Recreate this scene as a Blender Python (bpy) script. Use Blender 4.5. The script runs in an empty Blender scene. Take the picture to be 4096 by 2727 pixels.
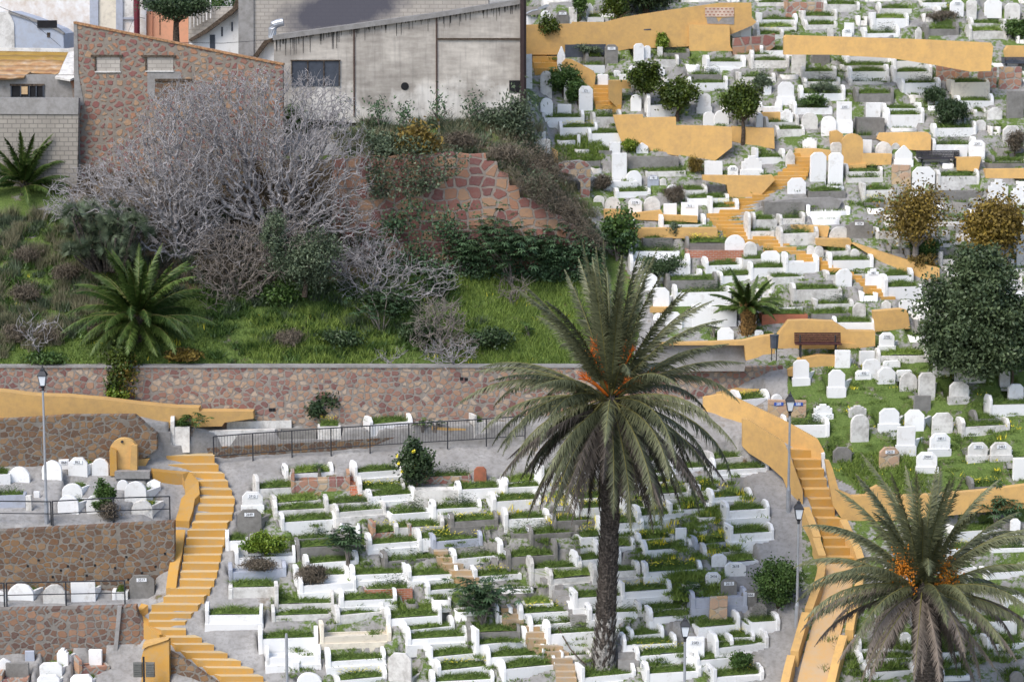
import bpy, math, random
import numpy as np
from mathutils import Vector
random.seed(7); rng = np.random.default_rng(7)
R = math.radians
C = bpy.context.scene.collection
SC = bpy.context.scene

# ------------------------------------------------------------------ camera, sky, sun, exposure
HF, PITCH, CAMZ = R(24.0), R(8.4), 30.0
cam = bpy.data.objects.new('camera', bpy.data.cameras.new('camera')); C.objects.link(cam)
cam.location = (0, 0, CAMZ); cam.rotation_euler = (R(90) - PITCH, 0, 0)
cam.data.sensor_width = 36.0; cam.data.angle = HF; cam.data.clip_start = 1; cam.data.clip_end = 3000
SC.camera = cam
cam.data.dof.use_dof = True; cam.data.dof.focus_distance = 101.0; cam.data.dof.aperture_fstop = 0.75
SUN_EL, SUN_AZ = R(50), R(222)            # compass bearing of the sun: behind the viewer, a little to the left
world = bpy.data.worlds.new('World'); SC.world = world; world.use_nodes = True
nt = world.node_tree; bg = nt.nodes['Background']
sky = nt.nodes.new('ShaderNodeTexSky'); sky.sky_type = 'NISHITA'; sky.sun_disc = False
sky.sun_elevation = SUN_EL; sky.sun_rotation = SUN_AZ; sky.dust_density = 2.0; sky.ozone_density = 1.0; sky.air_density = 1.0
nt.links.new(sky.outputs[0], bg.inputs[0]); bg.inputs[1].default_value = 0.14
sl = bpy.data.lights.new('sun', 'SUN'); sl.energy = 1.6; sl.angle = R(28); sl.color = (1.0, 0.95, 0.89)
sun = bpy.data.objects.new('sun', sl); C.objects.link(sun)
sd = Vector((math.sin(SUN_AZ) * math.cos(SUN_EL), math.cos(SUN_AZ) * math.cos(SUN_EL), math.sin(SUN_EL)))
sun.rotation_euler = (-sd).to_track_quat('-Z', 'Y').to_euler(); sun.location = (0, 0, 90)
SC.view_settings.view_transform = 'Standard'; SC.view_settings.look = 'None'
SC.view_settings.gamma = 1.0; SC.view_settings.exposure = 0.78
SC.cycles.max_bounces = 5; SC.cycles.transparent_max_bounces = 4

# ------------------------------------------------------------------ picture <-> place
FW, FH = 4096.0, 2727.0
F = FW / 2 / math.tan(HF / 2); CP, SP = math.cos(PITCH), math.sin(PITCH)
def ray(u, v):
    a = (u - FW / 2) / F; b = (FH / 2 - v) / F
    return a, CP + b * SP, -SP + b * CP
def P(u, v, y):
    a, dy, dz = ray(u, v); t = y / dy
    return Vector((a * t, y, CAMZ + dz * t))
def mpp(u, v, y): return y / ray(u, v)[1] / F          # metres per picture pixel at depth y
def base(v): return 1 / (.010526 - (2727 - v) * 1.1437e-6)
LOW = [(2110, base(2110)), (2350, base(2350)), (2450, base(2450)), (2720, base(2720)), (3100, base(3100))]
LEFT = [(-500, 160), (200, 134), (690, 118.5), (800, 116.8), (1060, 112.8)]
COLS = [
 (-700, LEFT + [(1468, 107), (1570, 106.8), (1685, 104), (1860, 103.8), (2120, 99.5), (2350, 99.3), (2445, 97.6), (2610, 97.4), (3100, 91.6)]),
 (0, LEFT + [(1468, 107), (1570, 106.8), (1685, 104), (1860, 103.8), (2120, 99.5), (2350, 99.3), (2445, 97.6), (2610, 97.4), (3100, 91.6)]),
 (560, LEFT + [(1470, 107.5), (1640, 107.3), (1680, 105.2), (1850, 105), (2110, 100.6), (2350, 100), (2450, 98.3), (2625, 97.3), (3100, 91.6)]),
 (700, LEFT + [(1470, 107.8), (1660, 107.6), (1700, 105.8), (1830, 105.7)] + LOW),
 (900, [(-500, 160), (200, 134), (600, 119.5), (760, 116.8), (1060, 113.5), (1470, 108.3), (1700, 108.2), (1740, 106.8), (1815, 106.7)] + LOW),
 (1450, [(-500, 160), (200, 134), (500, 121.2), (640, 115.6), (1060, 115.3), (1468, 108.8), (1680, 108.7), (1715, 107.2), (1795, 107.1)] + LOW),
 (2000, [(-500, 160), (200, 134), (480, 121.6), (690, 116.2), (1080, 116), (1468, 109.3), (1665, 109.2), (1690, 107.6), (1775, 107.5)] + LOW),
 (2085, [(-500, 160), (200, 134), (480, 121.8), (740, 116.4), (1080, 116.1), (1468, 109.4), (1660, 109.3), (1690, 107.6), (1775, 107.5)] + LOW),
 (2200, [(-500, 146.3), (200, 130.9), (480, 126.3), (850, 118.6), (1090, 116.3), (1468, 109.8), (1650, 109.5), (1690, 107.6), (1775, 107.0)] + LOW),
 (2450, [(-500, 146.3), (200, 130.9), (480, 126.3), (1000, 117.8), (1090, 116.4), (1462, 110.2), (1620, 109.8), (1690, 107.6), (1775, 106.4)] + LOW),
 (2900, [(-500, 146.3), (200, 130.9), (480, 126.3), (1000, 117.8), (1090, 116.4), (1450, 110.6), (1570, 109.9), (1690, 107.5), (1775, 106.3)] + LOW),
 (3150, [(v, base(v)) for v in (-500, 200, 480, 1000, 1090, 1450, 1560, 1690, 1775)] + LOW),
 (4800, [(v, base(v)) for v in (-500, 200, 480, 1000, 1090, 1450, 1560, 1690, 1775)] + LOW)]
CU = np.array([c[0] for c in COLS], float)
CV = np.array([[k[0] for k in c[1]] for c in COLS], float)
CI = 1 / np.array([[k[1] for k in c[1]] for c in COLS], float)
_cache = {}
def column(u):
    key = round(u)
    if key not in _cache:
        _cache[key] = (np.array([np.interp(u, CU, CV[:, k]) for k in range(CV.shape[1])]),
                       np.array([np.interp(u, CU, CI[:, k]) for k in range(CV.shape[1])]))
    return _cache[key]
def D(u, v):
    cv, ci = column(u); return float(1 / np.interp(v, cv, ci))
def G0(u, v): return P(u, v, D(u, v))                   # the point of the hillside seen at a pixel

# ------------------------------------------------------------------ materials
def nodes(name, rough=0.85):
    m = bpy.data.materials.new(name); m.use_nodes = True
    n = m.node_tree; b = n.nodes['Principled BSDF']; b.inputs['Roughness'].default_value = rough
    b.inputs['Specular IOR Level'].default_value = 0.25
    return m, n, b
def N(n, t, **kw):
    x = n.nodes.new(t)
    for k, v in kw.items():
        if k in x.inputs: x.inputs[k].default_value = v
        else: setattr(x, k, v)
    return x
def L(n, a, b): n.links.new(a, b)
def coords(n, flat=False, sc=(1, 1, 1), rnd=True, kind='Object'):
    tc = N(n, 'ShaderNodeTexCoord'); out = tc.outputs[kind]
    if rnd:
        oi = N(n, 'ShaderNodeObjectInfo'); mu = N(n, 'ShaderNodeMath', operation='MULTIPLY'); mu.inputs[1].default_value = 57.0
        L(n, oi.outputs['Random'], mu.inputs[0])
        ad = N(n, 'ShaderNodeVectorMath', operation='ADD'); L(n, out, ad.inputs[0]); L(n, mu.outputs[0], ad.inputs[1]); out = ad.outputs[0]
    if flat:
        s = N(n, 'ShaderNodeSeparateXYZ'); L(n, out, s.inputs[0]); c = N(n, 'ShaderNodeCombineXYZ')
        L(n, s.outputs[0], c.inputs[0]); L(n, s.outputs[2], c.inputs[1]); out = c.outputs[0]
    mp = N(n, 'ShaderNodeMapping'); mp.inputs['Scale'].default_value = sc; L(n, out, mp.inputs[0])
    return mp.outputs[0]
def noise(n, vec, scale, detail=4, rough=.6):
    x = N(n, 'ShaderNodeTexNoise'); x.inputs['Scale'].default_value = scale; x.inputs['Detail'].default_value = detail
    x.inputs['Roughness'].default_value = rough; L(n, vec, x.inputs['Vector']); return x.outputs['Fac']
def ramp(n, fac, stops, interp='LINEAR'):
    r = N(n, 'ShaderNodeValToRGB'); e = r.color_ramp; e.interpolation = interp
    while len(e.elements) < len(stops): e.elements.new(0.5)
    for el, (p, c) in zip(e.elements, stops):
        el.position = p; el.color = (*c, 1) if len(c) == 3 else c
    L(n, fac, r.inputs[0]); return r.outputs[0]
def mix(n, fac, a, b):
    m = N(n, 'ShaderNodeMix', data_type='RGBA')
    if isinstance(fac, float): m.inputs[0].default_value = fac
    else: L(n, fac, m.inputs[0])
    for i, x in ((6, a), (7, b)):
        if isinstance(x, tuple): m.inputs[i].default_value = (*x, 1)
        else: L(n, x, m.inputs[i])
    return m.outputs[2]
def mth(n, op, a, b, clamp=False):
    m = N(n, 'ShaderNodeMath', operation=op, use_clamp=clamp)
    for i, x in enumerate((a, b)):
        if isinstance(x, (int, float)): m.inputs[i].default_value = x
        else: L(n, x, m.inputs[i])
    return m.outputs[0]
def bump(n, b, h, st=.3, dist=.03):
    x = N(n, 'ShaderNodeBump'); x.inputs['Strength'].default_value = st; x.inputs['Distance'].default_value = dist
    L(n, h, x.inputs['Height']); L(n, x.outputs[0], b.inputs['Normal'])
def paint(name, col, dirt, amount, fine=6.0, rough=.85):
    """painted or plastered masonry with weathered blotches and fine grime"""
    m, n, b = nodes(name, rough); v = coords(n)
    big = noise(n, v, 1.6, 6, .65); sm = noise(n, v, fine, 5, .7)
    s = mth(n, 'ADD', mth(n, 'MULTIPLY', big, .6), mth(n, 'MULTIPLY', sm, .4))
    f = ramp(n, s, [(0.62 - amount, (0, 0, 0)), (0.80 - amount * .6, (1, 1, 1))])
    vst = noise(n, coords(n, sc=(7, 7, .8)), 1.0, 3)
    c = mix(n, f, mix(n, ramp(n, vst, [(.45, (0, 0, 0)), (.75, (.22 + amount, .22 + amount, .22 + amount))]), col, tuple(.8 * x + .2 * y for x, y in zip(col, dirt))), dirt)
    oi = N(n, 'ShaderNodeObjectInfo'); hv = N(n, 'ShaderNodeHueSaturation'); L(n, c, hv.inputs['Color']); L(n, mth(n, 'ADD', mth(n, 'MULTIPLY', oi.outputs['Random'], .18), .86), hv.inputs['Value'])
    L(n, hv.outputs[0], b.inputs['Base Color']); bump(n, b, sm, .35, .02); return m
def plain(name, col, rough=.6, metal=0.0, var=.12, scale=4.0):
    m, n, b = nodes(name, rough); b.inputs['Metallic'].default_value = metal
    x = noise(n, coords(n), scale, 4)
    lo = tuple(max(0, c * (1 - var * 2)) for c in col); hi = tuple(min(1, c * (1 + var)) for c in col)
    L(n, ramp(n, x, [(.3, lo), (.7, hi)]), b.inputs['Base Color']); return m
def stone(name, cols, mortar, scale, width=.05, squash=1.25, patch=0.0, rnd=.9, rad=.66, warp=.45):
    """field stones set in mortar"""
    m, n, b = nodes(name, .9); v = coords(n, True, (scale / squash, scale, 1), rnd=False)
    w = N(n, 'ShaderNodeTexNoise'); w.inputs['Scale'].default_value = 1.7; w.inputs['Detail'].default_value = 3; L(n, v, w.inputs['Vector'])
    sub = N(n, 'ShaderNodeVectorMath', operation='MULTIPLY_ADD'); L(n, w.outputs['Color'], sub.inputs[0]); sub.inputs[1].default_value = (warp, warp, 0); L(n, v, sub.inputs[2])
    a = N(n, 'ShaderNodeTexVoronoi', voronoi_dimensions='2D', feature='F1'); e = N(n, 'ShaderNodeTexVoronoi', voronoi_dimensions='2D', feature='DISTANCE_TO_EDGE')
    for x in (a, e):
        x.inputs['Scale'].default_value = 1.0; x.inputs['Randomness'].default_value = rnd; L(n, sub.outputs[0], x.inputs['Vector'])
    sep = N(n, 'ShaderNodeSeparateColor'); L(n, a.outputs['Color'], sep.inputs[0])
    col = ramp(n, sep.outputs[0], [((i + .0) / len(cols), c) for i, c in enumerate(cols)], 'CONSTANT')
    g = noise(n, coords(n, rnd=False), 9, 4)
    col = mix(n, ramp(n, g, [(.35, (0, 0, 0)), (.75, (.5, .5, .5))]), col, tuple(x * .8 for x in mortar))
    wv = mth(n, 'ADD', mth(n, 'MULTIPLY', sep.outputs[1], width * .9), width * .6)
    if patch:
        wv = mth(n, 'ADD', wv, mth(n, 'MULTIPLY', sep.outputs[2], patch))
    k = mth(n, 'DIVIDE', e.outputs['Distance'], wv, True)
    k = ramp(n, k, [(.75, (0, 0, 0)), (1, (1, 1, 1))])
    k = mth(n, 'MULTIPLY', k, ramp(n, a.outputs['Distance'], [(rad - .08, (1, 1, 1)), (rad, (0, 0, 0))]))
    mo = ramp(n, noise(n, coords(n, rnd=False), 2.2, 5), [(.3, tuple(x * .8 for x in mortar)), (.7, tuple(min(1, x * 1.15) for x in mortar))])
    L(n, mix(n, k, mo, col), b.inputs['Base Color']); bump(n, b, mth(n, 'ADD', k, mth(n, 'MULTIPLY', g, .4)), .8, .05); return m
def blocks(name, c1, c2, mortar, sx, sy, ms=.02, dirt=None):
    m, n, b = nodes(name, .9); v = coords(n, True, (1, 1, 1), rnd=False)
    t = N(n, 'ShaderNodeTexBrick'); L(n, v, t.inputs['Vector']); t.inputs['Scale'].default_value = 1.0
    t.inputs['Color1'].default_value = (*c1, 1); t.inputs['Color2'].default_value = (*c2, 1); t.inputs['Mortar'].default_value = (*mortar, 1)
    t.inputs['Brick Width'].default_value = sx; t.inputs['Row Height'].default_value = sy; t.inputs['Mortar Size'].default_value = ms
    x = noise(n, coords(n, rnd=False), .9, 6, .65)
    L(n, mix(n, ramp(n, x, [(.4, (0, 0, 0)), (.75, (.6, .6, .6))]), t.outputs['Color'], dirt or tuple(q * .6 for q in c1)), b.inputs['Base Color'])
    bump(n, b, t.outputs['Fac'], -.4, .02); return m
def leafmat(name, lo, hi, rough=.6, sheen=.0):
    """leaf colour varies leaf by leaf through the attribute 'tint'"""
    m, n, b = nodes(name, rough); b.inputs['Specular IOR Level'].default_value = .3
    a = N(n, 'ShaderNodeAttribute', attribute_name='tint')
    L(n, mix(n, a.outputs['Fac'], lo, hi), b.inputs['Base Color']); return m

M = {}
M['w'] = paint('whitewash', (.83, .83, .82), (.50, .47, .42), .085)
M['o'] = paint('weathered_whitewash', (.72, .705, .67), (.34, .32, .29), .17)
M['g'] = paint('grey_cement', (.25, .24, .225), (.14, .135, .12), .2)
M['b'] = paint('lilac_grey_cement', (.42, .45, .52), (.30, .30, .32), .12)
M['c'] = paint('cream_plaster', (.78, .71, .58), (.45, .40, .33), .12)
M['r'] = blocks('red_brick', (.42, .13, .07), (.50, .19, .10), (.40, .36, .31), .26, .09, .012)
M['t'] = paint('terracotta', (.42, .15, .085), (.25, .11, .07), .2)
STC = [(.33, .13, .10), (.46, .26, .15), (.24, .10, .09), (.50, .33, .18), (.40, .20, .13), (.52, .38, .25), (.29, .13, .11), (.44, .27, .19)]
M['s'] = stone('stone_facing', STC, (.36, .33, .29), 3.0, .1)
M['x'] = stone('sandstone_facing', [(.52, .36, .2), (.46, .3, .17), (.5, .33, .22), (.55, .4, .24)], (.42, .36, .28), 2.6, .05)
M['y'] = paint('yellow_limewash', (.67, .415, .15), (.50, .32, .14), .20, 5.0)
M['ys'] = paint('worn_yellow_paint', (.52, .285, .065), (.42, .29, .14), .17, 7.0)
M['yt'] = paint('worn_lit_yellow_tread', (.64, .44, .19), (.52, .43, .28), .30, 9.0)  # worn paint, coloured lighter than the risers to paint in light on treads
M['cw'] = paint('cement_ledge', (.32, .31, .30), (.19, .18, .165), .2)
M['stone_pink'] = stone('pink_field_stone', [(.25,.115,.095), (.40,.235,.15), (.20,.09,.08), (.44,.30,.20), (.32,.165,.12), (.46,.33,.23), (.28,.145,.12), (.37,.22,.15), (.48,.37,.28)], (.275,.245,.215), 3.7, .11, 1.15, .05, rad=.64, warp=.65)
M['stone_red'] = stone('red_field_stone', [(.24,.09,.075), (.36,.18,.11), (.19,.075,.07), (.40,.235,.14), (.29,.125,.095), (.36,.205,.125)], (.28,.235,.20), 2.0, .08, 1.2, .05, rnd=.62, rad=.75, warp=.3)
M['stone_gable'] = stone('rubble_and_plaster', [(.25,.11,.085), (.38,.19,.11), (.24,.095,.085), (.40,.25,.15), (.29,.14,.10)], (.24,.208,.172), 3.3, .15, 1.25, .12, rad=.58)
M['stone_brown'] = stone('brown_field_stone', [(.175,.09,.045), (.235,.13,.058), (.125,.07,.042), (.27,.165,.085), (.195,.115,.06), (.15,.09,.06)], (.205,.185,.158), 3.7, .09, 1.25, .05, rad=.66, warp=.7)
M['block_grey'] = blocks('grey_block', (.36, .33, .285), (.31, .285, .25), (.19, .175, .155), .42, .22, .022)
M['block_fine'] = blocks('pale_block', (.46, .425, .375), (.42, .385, .34), (.30, .275, .245), .45, .2, .02)
M['iron'] = plain('painted_iron', (.045, .048, .055), .5, .3)
M['dark'] = plain('dark_opening', (.018, .018, .02), .9)
M['galv'] = plain('galvanised_steel', (.42, .44, .47), .4, .5, .08)
M['maroon'] = plain('maroon_pipe', (.13, .02, .03), .45)
M['bark'] = plain('bark', (.10, .075, .055), .95, 0, .4, 12)
M['twig'] = plain('pale_grey_bark', (.355, .335, .335), .95, 0, .3, 3)
M['drytwig'] = plain('dry_brown_twig', (.23, .20, .175), .95, 0, .3, 3)
M['ptrunk'] = plain('palm_trunk_scale', (.075, .06, .05), .95, 0, .5, 5)
M['pwhite'] = plain('old_whitewash_on_bark', (.36, .34, .31), .95, 0, .5, 8)
M['glassl'] = plain('opal_glass', (.72, .76, .80), .2, 0, .04)
M['plate'] = plain('white_tile', (.78, .80, .82), .3, 0, .03)
M['ink'] = plain('black_ink', (.02, .02, .03), .5)
M['blue'] = plain('blue_tile', (.05, .11, .42), .35, 0, .06)
M['slate'] = plain('slate_grey_plastic', (.065, .075, .095), .5)
M['wood'] = plain('brown_slats', (.085, .035, .03), .5, 0, .3, 9)
def trunkmat():
    m, n, b = nodes('trunk', .95)
    L(n, ramp(n, noise(n, coords(n, sc=(5, 5, 9)), 1.5, 5), [(.3, (.018, .015, .013)), (.5, (.06, .05, .042)), (.7, (.16, .135, .115))]), b.inputs['Base Color']); return m
M['ptrunk'] = trunkmat()
M['grass'] = leafmat('grass_blades', (.042, .085, .014), (.165, .235, .05), .7)
M['grassl'] = leafmat('lush_grass_blades', (.085, .15, .02), (.26, .34, .075), .7)
M['drygrass'] = leafmat('dry_grass_blades', (.09, .10, .045), (.24, .22, .14), .8)
M['flower'] = leafmat('yellow_petals', (.75, .60, .02), (.85, .75, .08), .6)
M['leaf'] = leafmat('dark_leaves', (.014, .03, .012), (.065, .105, .04), .5)
M['leafm'] = leafmat('mid_leaves', (.02, .05, .012), (.10, .17, .04), .5)
M['leafy'] = leafmat('bright_leaves', (.05, .11, .01), (.22, .28, .03), .5)
M['olive'] = leafmat('olive_leaves', (.03, .048, .026), (.14, .18, .105), .5)
M['olivetree'] = leafmat('olive_tree_leaves', (.025, .046, .020), (.115, .155, .07), .5)
M['autumn'] = leafmat('ochre_leaves', (.07, .05, .02), (.27, .19, .03), .7)
M['castor'] = leafmat('castor_leaves', (.025, .055, .025), (.10, .17, .08), .5)
M['lav'] = leafmat('dry_lavender', (.07, .056, .04), (.19, .16, .12), .9)
M['orange'] = leafmat('citrus_leaves', (.015, .036, .006), (.10, .135, .018), .45)
M['palm'] = leafmat('palm_leaflets', (.028, .036, .018), (.165, .175, .09), .5)
M['palmg'] = leafmat('green_palm_leaflets', (.02, .048, .008), (.11, .165, .035), .5)
M['palmd'] = leafmat('dry_palm_leaflets', (.05, .042, .034), (.21, .175, .145), .8)
M['rachis'] = plain('palm_rachis', (.16, .15, .05), .7)
M['fruit'] = plain('orange_fruit_stalk', (.72, .17, .02), .6)
M['date'] = plain('orange_dates', (.62, .22, .02), .55, 0, .3, 8)

def ground_material():
    m, n, b = nodes('hillside_ground', .95)
    a = N(n, 'ShaderNodeAttribute', attribute_name='zone'); s = N(n, 'ShaderNodeSeparateColor'); L(n, a.outputs['Color'], s.inputs[0])
    v = coords(n, rnd=False); n1 = noise(n, v, .8, 7, .65); n2 = noise(n, v, 5, 5, .7); n3 = noise(n, v, 14, 4, .7)
    conc = ramp(n, n1, [(.3, (.23, .222, .212)), (.55, (.31, .302, .292)), (.75, (.39, .38, .368))])
    conc = mix(n, ramp(n, n2, [(.45, (0, 0, 0)), (.72, (.7, .7, .7))]), conc, (.165, .155, .14))
    dirt = ramp(n, n2, [(.3, (.085, .06, .035)), (.7, (.21, .16, .10))])
    gr = ramp(n, n3, [(.3, (.045, .08, .015)), (.7, (.15, .21, .055))])
    dm = ramp(n, mth(n, 'ADD', mth(n, 'MULTIPLY', mth(n, 'SUBTRACT', n1, .5), 1.6), s.outputs[1]), [(.42, (0, 0, 0)), (.56, (1, 1, 1))])
    gm = ramp(n, mth(n, 'ADD', mth(n, 'MULTIPLY', mth(n, 'SUBTRACT', mth(n, 'ADD', mth(n, 'MULTIPLY', n1, .6), mth(n, 'MULTIPLY', n2, .4)), .5), 2.2), s.outputs[0]), [(.45, (0, 0, 0)), (.58, (1, 1, 1))])
    L(n, mix(n, gm, mix(n, dm, conc, dirt), gr), b.inputs['Base Color']); bump(n, b, n2, .5, .05); return m
M['ground'] = ground_material()

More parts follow.
